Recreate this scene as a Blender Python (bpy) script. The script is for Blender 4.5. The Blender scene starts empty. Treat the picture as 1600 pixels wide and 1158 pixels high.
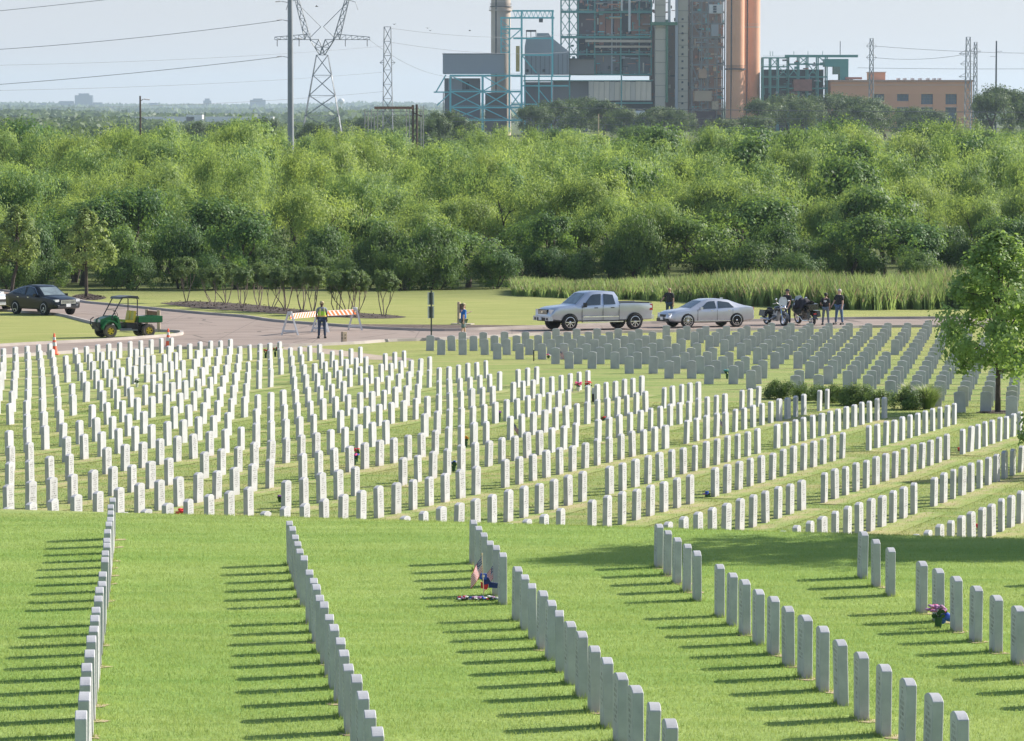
import bpy, bmesh, math, random
import numpy as np
from mathutils import Vector, Matrix, Euler
R = math.radians
rnd = random.Random(7)
rng = np.random.default_rng(11)
sc = bpy.context.scene
COL = sc.collection

# ------------------------------------------------------------------ camera
FPX, CX, CY, HZ, CAMZ = 5600., 800., 579., 176., 11.0     # focal length in photo pixels, centre, horizon row, eye height
PITCH = math.atan((CY - HZ) / FPX)
cam = bpy.data.cameras.new('camera'); co = bpy.data.objects.new('camera', cam); COL.objects.link(co)
cam.sensor_width = 36; cam.lens = FPX / 1600 * 36; cam.clip_start = 1; cam.clip_end = 60000
co.location = (0, 0, CAMZ); co.rotation_euler = (math.pi / 2 - PITCH, 0, 0)
sc.camera = co

# ------------------------------------------------------------------ sky and sun
SUN_EL, SUN_AZ = R(31), R(63)          # azimuth measured from +Y (view direction) towards +X (right)
w = bpy.data.worlds.new('World'); sc.world = w; w.use_nodes = True
nt = w.node_tree; nt.nodes.clear()
sky = nt.nodes.new('ShaderNodeTexSky'); sky.sky_type = 'NISHITA'; sky.sun_disc = False
sky.sun_elevation = SUN_EL; sky.sun_rotation = SUN_AZ; sky.altitude = 200
sky.air_density = 1.0; sky.dust_density = 1.2; sky.ozone_density = 1.5
bg = nt.nodes.new('ShaderNodeBackground'); bg.inputs[1].default_value = 0.10
wo = nt.nodes.new('ShaderNodeOutputWorld')
# pale summer haze that lies all round the horizon and thins out with height
tcw = nt.nodes.new('ShaderNodeTexCoord'); spw = nt.nodes.new('ShaderNodeSeparateXYZ'); nt.links.new(tcw.outputs['Generated'], spw.inputs[0])
mrw = nt.nodes.new('ShaderNodeMapRange'); mrw.interpolation_type = 'SMOOTHSTEP'
mrw.inputs[1].default_value = -.05; mrw.inputs[2].default_value = .42; mrw.inputs[3].default_value = .97; mrw.inputs[4].default_value = 0.
nt.links.new(spw.outputs[2], mrw.inputs[0])
crw = nt.nodes.new('ShaderNodeMapRange'); crw.inputs[1].default_value = 0.; crw.inputs[2].default_value = .045; nt.links.new(spw.outputs[2], crw.inputs[0])
hzc = nt.nodes.new('ShaderNodeMix'); hzc.data_type = 'RGBA'; hzc.inputs[6].default_value = (3.95, 4.0, 4.2, 1); hzc.inputs[7].default_value = (3.65, 3.85, 4.25, 1)
nt.links.new(crw.outputs[0], hzc.inputs[0])
mxw = nt.nodes.new('ShaderNodeMix'); mxw.data_type = 'RGBA'
nt.links.new(mrw.outputs[0], mxw.inputs[0]); nt.links.new(sky.outputs[0], mxw.inputs[6]); nt.links.new(hzc.outputs[2], mxw.inputs[7])
nt.links.new(mxw.outputs[2], bg.inputs[0]); nt.links.new(bg.outputs[0], wo.inputs[0])
sl = bpy.data.lights.new('sun', 'SUN'); sl.energy = 4.6; sl.angle = R(0.6); sl.color = (1, .93, .83)
so = bpy.data.objects.new('sun', sl); COL.objects.link(so)
sd = Vector((math.sin(SUN_AZ) * math.cos(SUN_EL), math.cos(SUN_AZ) * math.cos(SUN_EL), math.sin(SUN_EL)))
so.rotation_euler = sd.to_track_quat('Z', 'Y').to_euler(); so.location = (40, 40, 60)
sc.view_settings.view_transform = 'Standard'; sc.view_settings.look = 'None'
sc.view_settings.exposure = 0.85; sc.view_settings.gamma = 1; sc.view_settings.use_curve_mapping = False
sc.render.engine = 'CYCLES'
sc.cycles.use_denoising = True
sc.cycles.max_bounces = 6; sc.cycles.diffuse_bounces = 3; sc.cycles.volume_bounces = 1; sc.cycles.transparent_max_bounces = 8
sc.cycles.use_adaptive_sampling = True

# ------------------------------------------------------------------ terrain (H = metres below the eye)
KN_ = [(-200, 3.2), (0, 4.2), (20, 5.1), (30, 5.62), (40, 6.14), (48, 6.58), (57, 6.93), (61, 7.02), (100, 7.9), (400, 13), (20000, 13)]
KM_ = [(0, 7.4), (62, 8.2), (71, 8.4), (82, 8.68), (100, 9.12), (131, 9.85), (260, 12.6), (400, 13.2), (700, 11.5), (1000, 8.8),
       (1400, 7.2), (2000, 9), (4500, 13), (8000, 5), (11000, -8), (12000, -10), (20000, -8)]
def H(x, y):
    x = np.asarray(x, float); y = np.asarray(y, float)
    hn = np.interp(y, *zip(*KN_)); hm = np.interp(y, *zip(*KM_))
    yc = 60.8 - .32 * np.clip(x, -14, 12)
    t = np.clip((y - yc) / 5., 0, 1); s = t * t * (3 - 2 * t)
    far = np.clip((y - 500) / 700, 0, 1) * np.clip((-x + .02 * y) / (0.05 * np.maximum(y, 1)), 0, 1)
    far = np.where(y > 1, far * np.clip((3500 - y) / 1500, 0, 1), 0) * 4.5      # the left side stays a low valley
    return hn * (1 - s) + hm * s + far
def gz(x, y): return float(CAMZ - H(x, y))
def ray(px, py):
    a = (px - CX) / FPX; b = -(py - CY) / FPX
    dy = math.cos(PITCH) + b * math.sin(PITCH)
    return a / dy, (-math.sin(PITCH) + b * math.cos(PITCH)) / dy
def G(px, py, ymin=27., ymax=1500.):
    """ground point seen at a photo pixel"""
    rx, rz = ray(px, py); y = ymin
    while y < ymax:
        n = y + max(.4, y * .004)
        if CAMZ + rz * n - gz(rx * n, n) <= 0:
            lo, hi = y, n
            for _ in range(24):
                m = (lo + hi) / 2
                if CAMZ + rz * m - gz(rx * m, m) > 0: lo = m
                else: hi = m
            return Vector((rx * hi, hi, gz(rx * hi, hi)))
        y = n
    return Vector((rx * ymax, ymax, gz(rx * ymax, ymax)))
def GM(px, py): return G(px, py, ymin=68.)
def AT(px, py, d):
    rx, rz = ray(px, py)
    return Vector((rx * d, d, CAMZ + rz * d))

# ------------------------------------------------------------------ materials
def newmat(name):
    m = bpy.data.materials.new(name); m.use_nodes = True; m.node_tree.nodes.clear(); return m
def nd(t, typ, **kw):
    n = t.nodes.new(typ)
    for k, v in kw.items():
        if hasattr(n, k): setattr(n, k, v)
    return n
def lk(t, a, b): t.links.new(a, b)
def ramp(t, src, p0, p1, c0=(0, 0, 0, 1), c1=(1, 1, 1, 1)):
    r = nd(t, 'ShaderNodeValToRGB'); r.color_ramp.elements[0].position = p0; r.color_ramp.elements[1].position = p1
    r.color_ramp.elements[0].color = c0; r.color_ramp.elements[1].color = c1
    lk(t, src, r.inputs[0]); return r.outputs[0]
def noise(t, vec, scale, detail=4, rough=.55):
    n = nd(t, 'ShaderNodeTexNoise'); n.inputs['Scale'].default_value = scale; n.inputs['Detail'].default_value = detail
    n.inputs['Roughness'].default_value = rough
    if vec is not None: lk(t, vec, n.inputs['Vector'])
    return n.outputs[0]
def mix(t, fac, a, b, mode='MIX'):
    m = nd(t, 'ShaderNodeMix', data_type='RGBA', blend_type=mode)
    for s, v in ((m.inputs[0], fac), (m.inputs[6], a), (m.inputs[7], b)):
        if hasattr(v, 'links'): lk(t, v, s)
        else: s.default_value = v if not isinstance(v, tuple) or len(v) == 4 else (*v, 1)
    return m.outputs[2]
def mathn(t, op, a, b=None):
    m = nd(t, 'ShaderNodeMath', operation=op)
    for s, v in ((m.inputs[0], a), (m.inputs[1], b)):
        if v is None: continue
        if hasattr(v, 'links'): lk(t, v, s)
        else: s.default_value = v
    return m.outputs[0]
MATS = {}
def M(name, col=(.5, .5, .5), rough=.6, metal=0., var=.18, scale=4., bump=0., bscale=30., spec=.5, rand=0., emit=None):
    """plain procedural material: base colour broken by noise, fine bump, optional per-object shift"""
    if name in MATS: return MATS[name]
    m = newmat(name); t = m.node_tree
    out = nd(t, 'ShaderNodeOutputMaterial'); b = nd(t, 'ShaderNodeBsdfPrincipled'); lk(t, b.outputs[0], out.inputs[0])
    tc = nd(t, 'ShaderNodeTexCoord')
    f = ramp(t, noise(t, tc.outputs['Object'], scale, 5), .3, .7)
    c = mix(t, f, tuple(v * (1 - var) for v in col), tuple(min(1, v * (1 + var)) for v in col))
    if rand:
        oi = nd(t, 'ShaderNodeObjectInfo'); rr = mathn(t, 'MULTIPLY', oi.outputs['Random'], rand)
        c = mix(t, rr, c, tuple(v * .45 for v in col))
    lk(t, c, b.inputs['Base Color']); b.inputs['Roughness'].default_value = rough; b.inputs['Metallic'].default_value = metal
    b.inputs['Specular IOR Level'].default_value = spec
    if bump:
        bp = nd(t, 'ShaderNodeBump'); bp.inputs['Strength'].default_value = bump; bp.inputs['Distance'].default_value = .02
        lk(t, noise(t, tc.outputs['Object'], bscale, 3), bp.inputs['Height']); lk(t, bp.outputs[0], b.inputs['Normal'])
    MATS[name] = m; return m

def grass_group():
    g = bpy.data.node_groups.new('lawn colour', 'ShaderNodeTree')
    g.interface.new_socket('Color', in_out='OUTPUT', socket_type='NodeSocketColor')
    go = g.nodes.new('NodeGroupOutput')
    geo = nd(g, 'ShaderNodeNewGeometry'); P = geo.outputs['Position']
    sp = nd(g, 'ShaderNodeSeparateXYZ'); lk(g, P, sp.inputs[0])
    mp = nd(g, 'ShaderNodeMapping'); mp.inputs['Scale'].default_value = (.25, 1, 1); lk(g, P, mp.inputs[0])
    big = ramp(g, noise(g, mp.outputs[0], .22, 3), .35, .65)
    mid_ = ramp(g, noise(g, mp.outputs[0], 1.3, 4), .35, .68)
    fine = ramp(g, noise(g, P, 14, 3, .7), .3, .7)
    near = mix(g, mid_, (.25, .375, .09), (.385, .495, .145)); near = mix(g, mathn(g, 'MULTIPLY', ramp(g, noise(g, mp.outputs[0], .55, 4, .6), .56, .70), .18), near, (.42, .42, .17)); near = mix(g, mathn(g, 'MULTIPLY', big, .5), near, (.19, .37, .07))
    mid = mix(g, mid_, (.21, .30, .08), (.33, .37, .125))
    straw = ramp(g, noise(g, mp.outputs[0], .75, 5, .65), .50, .66)
    mid = mix(g, mathn(g, 'MULTIPLY', straw, .60), mid, (.46, .38, .19))
    band = ramp(g, noise(g, mp.outputs[0], 1.9, 3, .6), .42, .62); near = mix(g, mathn(g, 'MULTIPLY', band, .42), near, mix(g, .5, near, (.10, .24, .03)))
    lite = ramp(g, noise(g, mp.outputs[0], .38, 3, .5), .5, .7); near = mix(g, mathn(g, 'MULTIPLY', lite, .35), near, (.44, .52, .17))
    far = mix(g, mid_, (.27, .31, .085), (.38, .38, .13)); far = mix(g, mathn(g, 'MULTIPLY', straw, .4), far, (.48, .41, .18))
    wild = mix(g, mid_, (.06, .09, .025), (.13, .15, .05))
    def step(a, b):
        mr = nd(g, 'ShaderNodeMapRange'); mr.inputs[1].default_value = a; mr.inputs[2].default_value = b; lk(g, sp.outputs[1], mr.inputs[0]); return mr.outputs[0]
    c = mix(g, step(61, 65), near, mid); c = mix(g, step(135, 165), c, far); c = mix(g, step(225, 262), c, wild)
    c = mix(g, .35, c, mix(g, fine, mix(g, .5, c, (.02, .05, .01)), mix(g, .25, c, (.6, .6, .3))))
    lk(g, c, go.inputs[0]); return g
GG = grass_group()
def lawn_mat(name, blade=False):
    m = newmat(name); t = m.node_tree; out = nd(t, 'ShaderNodeOutputMaterial')
    gr = nd(t, 'ShaderNodeGroup'); gr.node_tree = GG
    c = gr.outputs[0]
    if blade:
        oa = nd(t, 'ShaderNodeAttribute', attribute_name='tint')
        c = mix(t, oa.outputs['Fac'], mix(t, .10, c, (.03, .08, .01)), mix(t, .25, c, (.58, .68, .22)))
        d = nd(t, 'ShaderNodeBsdfDiffuse'); lk(t, c, d.inputs[0])
        tr = nd(t, 'ShaderNodeBsdfTranslucent'); lk(t, mix(t, .35, c, (.66, .70, .20)), tr.inputs[0])
        ms = nd(t, 'ShaderNodeMixShader'); ms.inputs[0].default_value = .34
        lk(t, d.outputs[0], ms.inputs[1]); lk(t, tr.outputs[0], ms.inputs[2]); lk(t, ms.outputs[0], out.inputs[0])
    else:
        b = nd(t, 'ShaderNodeBsdfPrincipled'); lk(t, c, b.inputs['Base Color']); b.inputs['Roughness'].default_value = .9
        b.inputs['Specular IOR Level'].default_value = .1
        tc = nd(t, 'ShaderNodeTexCoord'); bp = nd(t, 'ShaderNodeBump'); bp.inputs['Strength'].default_value = .7; bp.inputs['Distance'].default_value = .08
        lk(t, noise(t, tc.outputs['Object'], 9, 6, .75), bp.inputs['Height']); lk(t, bp.outputs[0], b.inputs['Normal'])
        lk(t, b.outputs[0], out.inputs[0])
    return m

def leaf_mat(name, dark, light, trans, tcol=None, huevar=.5, gloss=.0):
    m = newmat(name); t = m.node_tree; out = nd(t, 'ShaderNodeOutputMaterial')
    at = nd(t, 'ShaderNodeAttribute', attribute_name='tint'); oi = nd(t, 'ShaderNodeObjectInfo')
    c = mix(t, at.outputs['Fac'], dark, light)
    c = mix(t, mathn(t, 'MULTIPLY', oi.outputs['Random'], huevar), c, mix(t, at.outputs['Fac'], (dark[0] * .42, dark[1] * .68, dark[2] * .9), (light[0] * .36, light[1] * .62, light[2] * .75)))
    d = nd(t, 'ShaderNodeBsdfPrincipled'); lk(t, c, d.inputs['Base Color']); d.inputs['Roughness'].default_value = .55
    d.inputs['Specular IOR Level'].default_value = .25 + gloss
    tr = nd(t, 'ShaderNodeBsdfTranslucent'); lk(t, mix(t, .5, c, tcol or (light[0] * 1.25, light[1] * 1.35, light[2] * .6)), tr.inputs[0])
    ms = nd(t, 'ShaderNodeMixShader'); ms.inputs[0].default_value = trans
    lk(t, d.outputs[0], ms.inputs[1]); lk(t, tr.outputs[0], ms.inputs[2]); lk(t, ms.outputs[0], out.inputs[0])
    return m

def marble_mat():
    m = newmat('white marble'); t = m.node_tree; out = nd(t, 'ShaderNodeOutputMaterial'); b = nd(t, 'ShaderNodeBsdfPrincipled')
    lk(t, b.outputs[0], out.inputs[0]); tc = nd(t, 'ShaderNodeTexCoord'); oi = nd(t, 'ShaderNodeObjectInfo')
    geo = nd(t, 'ShaderNodeNewGeometry')
    O = tc.outputs['Object']
    ad = nd(t, 'ShaderNodeVectorMath', operation='ADD'); lk(t, O, ad.inputs[0])
    sc_ = nd(t, 'ShaderNodeVectorMath', operation='SCALE'); lk(t, oi.outputs['Location'], sc_.inputs[0]); sc_.inputs['Scale'].default_value = 1.7
    lk(t, sc_.outputs[0], ad.inputs[1]); V = ad.outputs[0]
    c = mix(t, ramp(t, noise(t, V, 5, 6, .6), .35, .68), (.395, .40, .415), (.495, .50, .512))
    mp = nd(t, 'ShaderNodeMapping'); mp.inputs['Scale'].default_value = (9, 9, 1.2); lk(t, V, mp.inputs[0])
    c = mix(t, mathn(t, 'MULTIPLY', ramp(t, noise(t, mp.outputs[0], 2.2, 4), .52, .75), .22), c, (.40, .39, .36))
    s = nd(t, 'ShaderNodeSeparateXYZ'); lk(t, O, s.inputs[0])
    c = mix(t, mathn(t, 'MULTIPLY', oi.outputs['Random'], .22), c, (.30, .295, .28))
    # rain splash and soil stain near the foot
    mr = nd(t, 'ShaderNodeMapRange'); mr.inputs[1].default_value = .0; mr.inputs[2].default_value = .17; mr.inputs[3].default_value = 1; mr.inputs[4].default_value = 0
    lk(t, mathn(t, 'ADD', s.outputs[2], mathn(t, 'MULTIPLY', noise(t, V, 12, 3), .09)), mr.inputs[0])
    c = mix(t, mathn(t, 'MULTIPLY', mr.outputs[0], .62), c, (.36, .29, .24))
    # engraved lines of lettering, too small to read: darker pits in rows on the two broad faces
    row = mathn(t, 'FRACT', mathn(t, 'MULTIPLY', s.outputs[2], 21.0))
    rowi = mathn(t, 'FLOOR', mathn(t, 'MULTIPLY', s.outputs[2], 21.0))
    inrow = mathn(t, 'GREATER_THAN', row, .38)
    cv = nd(t, 'ShaderNodeCombineXYZ'); lk(t, mathn(t, 'MULTIPLY', s.outputs[0], 60), cv.inputs[0]); lk(t, rowi, cv.inputs[1]); lk(t, mathn(t, 'MULTIPLY', oi.outputs['Random'], 90), cv.inputs[2])
    wn = nd(t, 'ShaderNodeTexNoise'); wn.inputs['Scale'].default_value = 1.1; wn.inputs['Detail'].default_value = 1; lk(t, cv.outputs[0], wn.inputs['Vector'])
    ch = mathn(t, 'GREATER_THAN', wn.outputs[0], .49)
    cw = nd(t, 'ShaderNodeTexWhiteNoise', noise_dimensions='2D'); c2 = nd(t, 'ShaderNodeCombineXYZ'); lk(t, rowi, c2.inputs[0]); lk(t, mathn(t, 'MULTIPLY', oi.outputs['Random'], 70), c2.inputs[1]); lk(t, c2.outputs[0], cw.inputs['Vector'])
    half = mathn(t, 'ADD', mathn(t, 'MULTIPLY', cw.outputs[0], .08), .045)
    inside = mathn(t, 'LESS_THAN', mathn(t, 'ABSOLUTE', s.outputs[0]), half)
    zin = mathn(t, 'MULTIPLY', mathn(t, 'GREATER_THAN', s.outputs[2], .22), mathn(t, 'LESS_THAN', s.outputs[2], .60))
    vt = nd(t, 'ShaderNodeVectorTransform', vector_type='NORMAL', convert_from='WORLD', convert_to='OBJECT'); lk(t, geo.outputs['Normal'], vt.inputs[0])
    sn = nd(t, 'ShaderNodeSeparateXYZ'); lk(t, vt.outputs[0], sn.inputs[0])
    broad = mathn(t, 'GREATER_THAN', mathn(t, 'ABSOLUTE', sn.outputs[1]), .9)
    e = mathn(t, 'MULTIPLY', mathn(t, 'MULTIPLY', inrow, ch), mathn(t, 'MULTIPLY', mathn(t, 'MULTIPLY', inside, zin), broad))
    c = mix(t, mathn(t, 'MULTIPLY', e, .8), c, (.13, .125, .12))
    lk(t, c, b.inputs['Base Color']); b.inputs['Roughness'].default_value = .62; b.inputs['Specular IOR Level'].default_value = .35
    bp = nd(t, 'ShaderNodeBump'); bp.inputs['Strength'].default_value = .25; bp.inputs['Distance'].default_value = .01
    lk(t, noise(t, V, 60, 3), bp.inputs['Height']); lk(t, bp.outputs[0], b.inputs['Normal'])
    return m

MARBLE = marble_mat()
LAWN = lawn_mat('lawn'); BLADE = lawn_mat('grass blades', True)

# ------------------------------------------------------------------ mesh helpers
class MB:
    def __init__(s): s.v = []; s.f = []; s.m = []
    def add(s, v, f, mi=0):
        o = len(s.v); s.v += [tuple(p) for p in v]; s.f += [tuple(i + o for i in q) for q in f]; s.m += [mi] * len(f)
    def box(s, c, d, rot=None, mi=0, taper=1.):
        x, y, z = (q / 2 for q in d); pts = []
        for k in (-1, 1):
            tt = taper if k > 0 else 1.
            for a, b in ((-1, -1), (1, -1), (1, 1), (-1, 1)):
                p = Vector((a * x * tt, b * y * tt, k * z))
                if rot is not None: p = rot @ p
                pts.append(p + Vector(c))
        s.add(pts, [(3, 2, 1, 0), (4, 5, 6, 7), (0, 1, 5, 4), (1, 2, 6, 5), (2, 3, 7, 6), (3, 0, 4, 7)], mi)
    def tube(s, pts, r, n=6, mi=0, cap=True):
        pts = [Vector(p) for p in pts]; rr = r if isinstance(r, (list, tuple)) else [r] * len(pts); rings = []
        up0 = None
        for i, p in enumerate(pts):
            d = (pts[min(i + 1, len(pts) - 1)] - pts[max(i - 1, 0)]).normalized()
            u = Vector((0, 0, 1)) if abs(d.z) < .9 else Vector((1, 0, 0))
            if up0 is not None and abs(up0.dot(d)) < .95: u = up0
            a = d.cross(u).normalized(); b = d.cross(a).normalized(); up0 = a.cross(d).normalized()
            rings.append([p + (a * math.cos(t) + b * math.sin(t)) * rr[i] for t in (2 * math.pi * k / n for k in range(n))])
        vs = [q for g in rings for q in g]; fs = []
        for i in range(len(pts) - 1):
            for k in range(n): fs.append((i * n + k, i * n + (k + 1) % n, (i + 1) * n + (k + 1) % n, (i + 1) * n + k))
        if cap: fs += [tuple(range(n - 1, -1, -1)), tuple(range((len(pts) - 1) * n, len(pts) * n))]
        s.add(vs, fs, mi)
    def lathe(s, prof, n=16, c=(0, 0, 0), axis='Z', mi=0):
        vs = []; fs = []
        for r, z in prof:
            for k in range(n):
                a = 2 * math.pi * k / n; p = (r * math.cos(a), r * math.sin(a), z)
                if axis == 'Y': p = (p[0], z, p[1])
                if axis == 'X': p = (z, p[0], p[1])
                vs.append((p[0] + c[0], p[1] + c[1], p[2] + c[2]))
        for i in range(len(prof) - 1):
            for k in range(n):
                q = (i * n + k, i * n + (k + 1) % n, (i + 1) * n + (k + 1) % n, (i + 1) * n + k)
                fs.append(q if axis != 'Y' else q[::-1])
        s.add(vs, fs, mi)
    def ell(s, c, r, n=10, mi=0):
        prof = [(math.sin(math.pi * i / n) , -math.cos(math.pi * i / n)) for i in range(n + 1)]
        vs = []; fs = []; m = 2 * n
        for a, z in prof:
            for k in range(m): vs.append((c[0] + r[0] * a * math.cos(2 * math.pi * k / m), c[1] + r[1] * a * math.sin(2 * math.pi * k / m), c[2] + r[2] * z))
        for i in range(n):
            for k in range(m): fs.append((i * m + k, i * m + (k + 1) % m, (i + 1) * m + (k + 1) % m, (i + 1) * m + k))
        s.add(vs, fs, mi)
    def prism(s, poly, z0, z1, mi=0, plane='XY'):
        """poly in 2-D extruded along the third axis"""
        n = len(poly)
        def P(p, k):
            return (p[0], p[1], k) if plane == 'XY' else ((p[0], k, p[1]) if plane == 'XZ' else (k, p[0], p[1]))
        vs = [P(p, z0) for p in poly] + [P(p, z1) for p in poly]
        fs = [tuple(range(n - 1, -1, -1)), tuple(range(n, 2 * n))] + [(i, (i + 1) % n, n + (i + 1) % n, n + i) for i in range(n)]
        s.add(vs, fs, mi)
    def mesh(s, name, mats, smooth=0):
        me = bpy.data.meshes.new(name); me.from_pydata(s.v, [], s.f)
        mats = mats if isinstance(mats, (list, tuple)) else [mats]
        for q in mats: me.materials.append(q)
        if len(mats) > 1: me.polygons.foreach_set('material_index', s.m)
        if smooth:
            me.polygons.foreach_set('use_smooth', [True] * len(me.polygons)); me.set_sharp_from_angle(angle=R(smooth))
        me.update(); return me
    def build(s, name, mats, parent=None, smooth=0, **kw):
        return link(name, s.mesh(name, mats, smooth), parent, **kw)
def link(name, data, parent=None, loc=None, rot=None, label=None, cat=None, group=None, kind=None, scale=None):
    o = bpy.data.objects.new(name, data); COL.objects.link(o)
    if parent is not None: o.parent = parent
    if loc is not None: o.location = loc
    if rot is not None: o.rotation_euler = rot
    if scale is not None: o.scale = scale
    tag(o, label, cat, group, kind); return o
def tag(o, label=None, cat=None, group=None, kind=None):
    if label: o['label'] = label
    if cat: o['category'] = cat
    if group: o['group'] = group
    if kind: o['kind'] = kind
def empty(name, loc, rz=0., **kw):
    o = link(name, None, None, loc, (0, 0, rz), **kw); o.empty_display_size = .3; return o
def copy_tree(o, parent=None):
    c = o.copy(); COL.objects.link(c); c.parent = parent
    for ch in list(KIDS.get(o.name, [])): copy_tree(ch, c)
    return c
KIDS = {}
def kids(o, *ch): KIDS.setdefault(o.name, []).extend(ch)
def npmesh(name, V, F, mats, tint=None, mi=None, smooth=False):
    """V (n,3), F (m,k) numpy"""
    me = bpy.data.meshes.new(name); k = F.shape[1]
    me.vertices.add(len(V)); me.vertices.foreach_set('co', V.astype(np.float32).ravel())
    me.loops.add(F.size); me.loops.foreach_set('vertex_index', F.astype(np.int32).ravel())
    me.polygons.add(len(F)); me.polygons.foreach_set('loop_start', np.arange(0, F.size, k, dtype=np.int32))
    for q in (mats if isinstance(mats, (list, tuple)) else [mats]): me.materials.append(q)
    if mi is not None: me.polygons.foreach_set('material_index', mi.astype(np.int32))
    me.polygons.foreach_set('use_smooth', np.full(len(F), smooth))
    me.update(calc_edges=True)
    if tint is not None:
        a = me.attributes.new('tint', 'FLOAT', 'FACE'); a.data.foreach_set('value', tint.astype(np.float32))
    return me

# ------------------------------------------------------------------ ground
ys = np.unique(np.concatenate([np.linspace(-40, 26, 12), np.arange(26, 54, 1.0), np.arange(54, 72, .4), np.arange(72, 262, 4), [100, 131, 260],
                               np.arange(265, 700, 20), np.linspace(700, 2000, 27), np.linspace(2200, 13900, 48)]))
us = np.linspace(-1, 1, 101)
Yg, Ug = np.meshgrid(ys, us, indexing='ij')
Xg = Ug * np.maximum(45, .33 * Yg + 20)
Zg = CAMZ - H(Xg, Yg)
nx = len(us); idx = np.arange(len(ys) * nx).reshape(len(ys), nx)
Fg = np.stack([idx[:-1, :-1], idx[:-1, 1:], idx[1:, 1:], idx[1:, :-1]], -1).reshape(-1, 4)
me = npmesh('ground', np.stack([Xg, Yg, Zg], -1).reshape(-1, 3), Fg, LAWN, smooth=True)
link('ground', me, kind='structure', label='mown green lawn on a hill sloping down to the road and the wood')

def sheet(name, pts, mat, off=.004, label=None, kind='structure'):
    """polygon of photo pixels laid on the plane part of the ground (131 m < y < 260 m)"""
    W = [G(*p, ymin=100) for p in pts]
    bm = bmesh.new(); vs = [bm.verts.new((p.x, p.y, p.z)) for p in W]; bm.faces.new(vs); bmesh.ops.triangulate(bm, faces=bm.faces[:])
    for v in bm.verts: v.co.z = gz(v.co.x, v.co.y) + off
    bm.normal_update()
    for f in bm.faces:
        if f.normal.z < 0: f.normal_flip()
    me = bpy.data.meshes.new(name); bm.to_mesh(me); bm.free(); me.materials.append(mat)
    return link(name, me, label=label, kind=kind), W
def smooth_line(pts, k=4):
    out = []
    for i in range(len(pts) - 1):
        p0, p1, p2, p3 = pts[max(i - 1, 0)], pts[i], pts[i + 1], pts[min(i + 2, len(pts) - 1)]
        for j in range(k):
            t = j / k
            out.append(tuple(.5 * ((2 * p1[a]) + (-p0[a] + p2[a]) * t + (2 * p0[a] - 5 * p1[a] + 4 * p2[a] - p3[a]) * t * t + (-p0[a] + 3 * p1[a] - 3 * p2[a] + p3[a]) * t ** 3) for a in (0, 1)))
    return out + [tuple(pts[-1])]
NEAR_EDGE = smooth_line([(-80, 563), (0, 559), (184, 548), (330, 545), (448, 542), (548, 538), (603, 534), (666, 532), (780, 527), (840, 524), (950, 521), (1050, 519), (1272, 514), (1360, 512), (1480, 511), (1680, 508)])
FAR_EDGE = smooth_line([(1680, 495), (1479, 498), (1337, 499), (1200, 502), (1017, 506), (900, 510), (800, 514), (695, 517.6), (590, 514.5), (511, 509), (430, 503), (380, 496), (315, 491), (231, 483), (170, 477), (131, 473), (100, 466), (0, 455), (-90, 447)])
BRANCH = smooth_line([(-90, 480), (0, 486), (35, 488.5), (97, 493.5), (125, 500), (160, 508), (236, 517), (270, 519)], 4)
TIP = smooth_line([(270, 519), (286, 520.5), (284, 524), (262, 526.5)], 4)[1:]
ISLE = smooth_line([(262, 526.5), (168, 533), (60, 538.5), (0, 542), (-80, 547)], 4)[1:]
def road_mat():
    m = newmat('worn concrete road'); t = m.node_tree; out = nd(t, 'ShaderNodeOutputMaterial'); b = nd(t, 'ShaderNodeBsdfPrincipled'); lk(t, b.outputs[0], out.inputs[0])
    geo = nd(t, 'ShaderNodeNewGeometry'); P = geo.outputs['Position']
    c = mix(t, ramp(t, noise(t, P, .35, 5), .3, .7), (.27, .208, .170), (.335, .265, .222))
    c = mix(t, mathn(t, 'MULTIPLY', ramp(t, noise(t, P, 2.2, 5, .7), .55, .72), .35), c, (.25, .22, .20))
    c = mix(t, mathn(t, 'MULTIPLY', noise(t, P, 25, 2), .3), c, (.30, .27, .25))
    br = nd(t, 'ShaderNodeTexBrick'); br.inputs['Scale'].default_value = 1; br.inputs['Mortar Size'].default_value = .03
    br.inputs['Brick Width'].default_value = 4.6; br.inputs['Row Height'].default_value = 3.4; br.offset = 0; lk(t, P, br.inputs['Vector'])
    c = mix(t, mathn(t, 'MULTIPLY', br.outputs['Fac'], .5), c, (.12, .10, .09))
    mpr = nd(t, 'ShaderNodeMapping'); mpr.inputs['Scale'].default_value = (.06, 1.1, 1); lk(t, P, mpr.inputs[0])
    c = mix(t, mathn(t, 'MULTIPLY', ramp(t, noise(t, mpr.outputs[0], 1.0, 4, .6), .45, .70), .40), c, (.19, .155, .135))
    vor = nd(t, 'ShaderNodeTexVoronoi', feature='DISTANCE_TO_EDGE'); vor.inputs['Scale'].default_value = .22; lk(t, P, vor.inputs['Vector'])
    c = mix(t, mathn(t, 'MULTIPLY', mathn(t, 'LESS_THAN', vor.outputs[0], .012), .6), c, (.09, .075, .065))
    lk(t, c, b.inputs['Base Color']); b.inputs['Roughness'].default_value = .85; b.inputs['Specular IOR Level'].default_value = .2
    return m
ROAD = road_mat()
KERB = M('kerb concrete', (.40, .355, .32), .85, var=.15, scale=.8, bump=.3)
sheet('road', NEAR_EDGE + FAR_EDGE + BRANCH + TIP + ISLE, ROAD, .005, 'pinkish beige concrete road running across behind the headstones')
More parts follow.
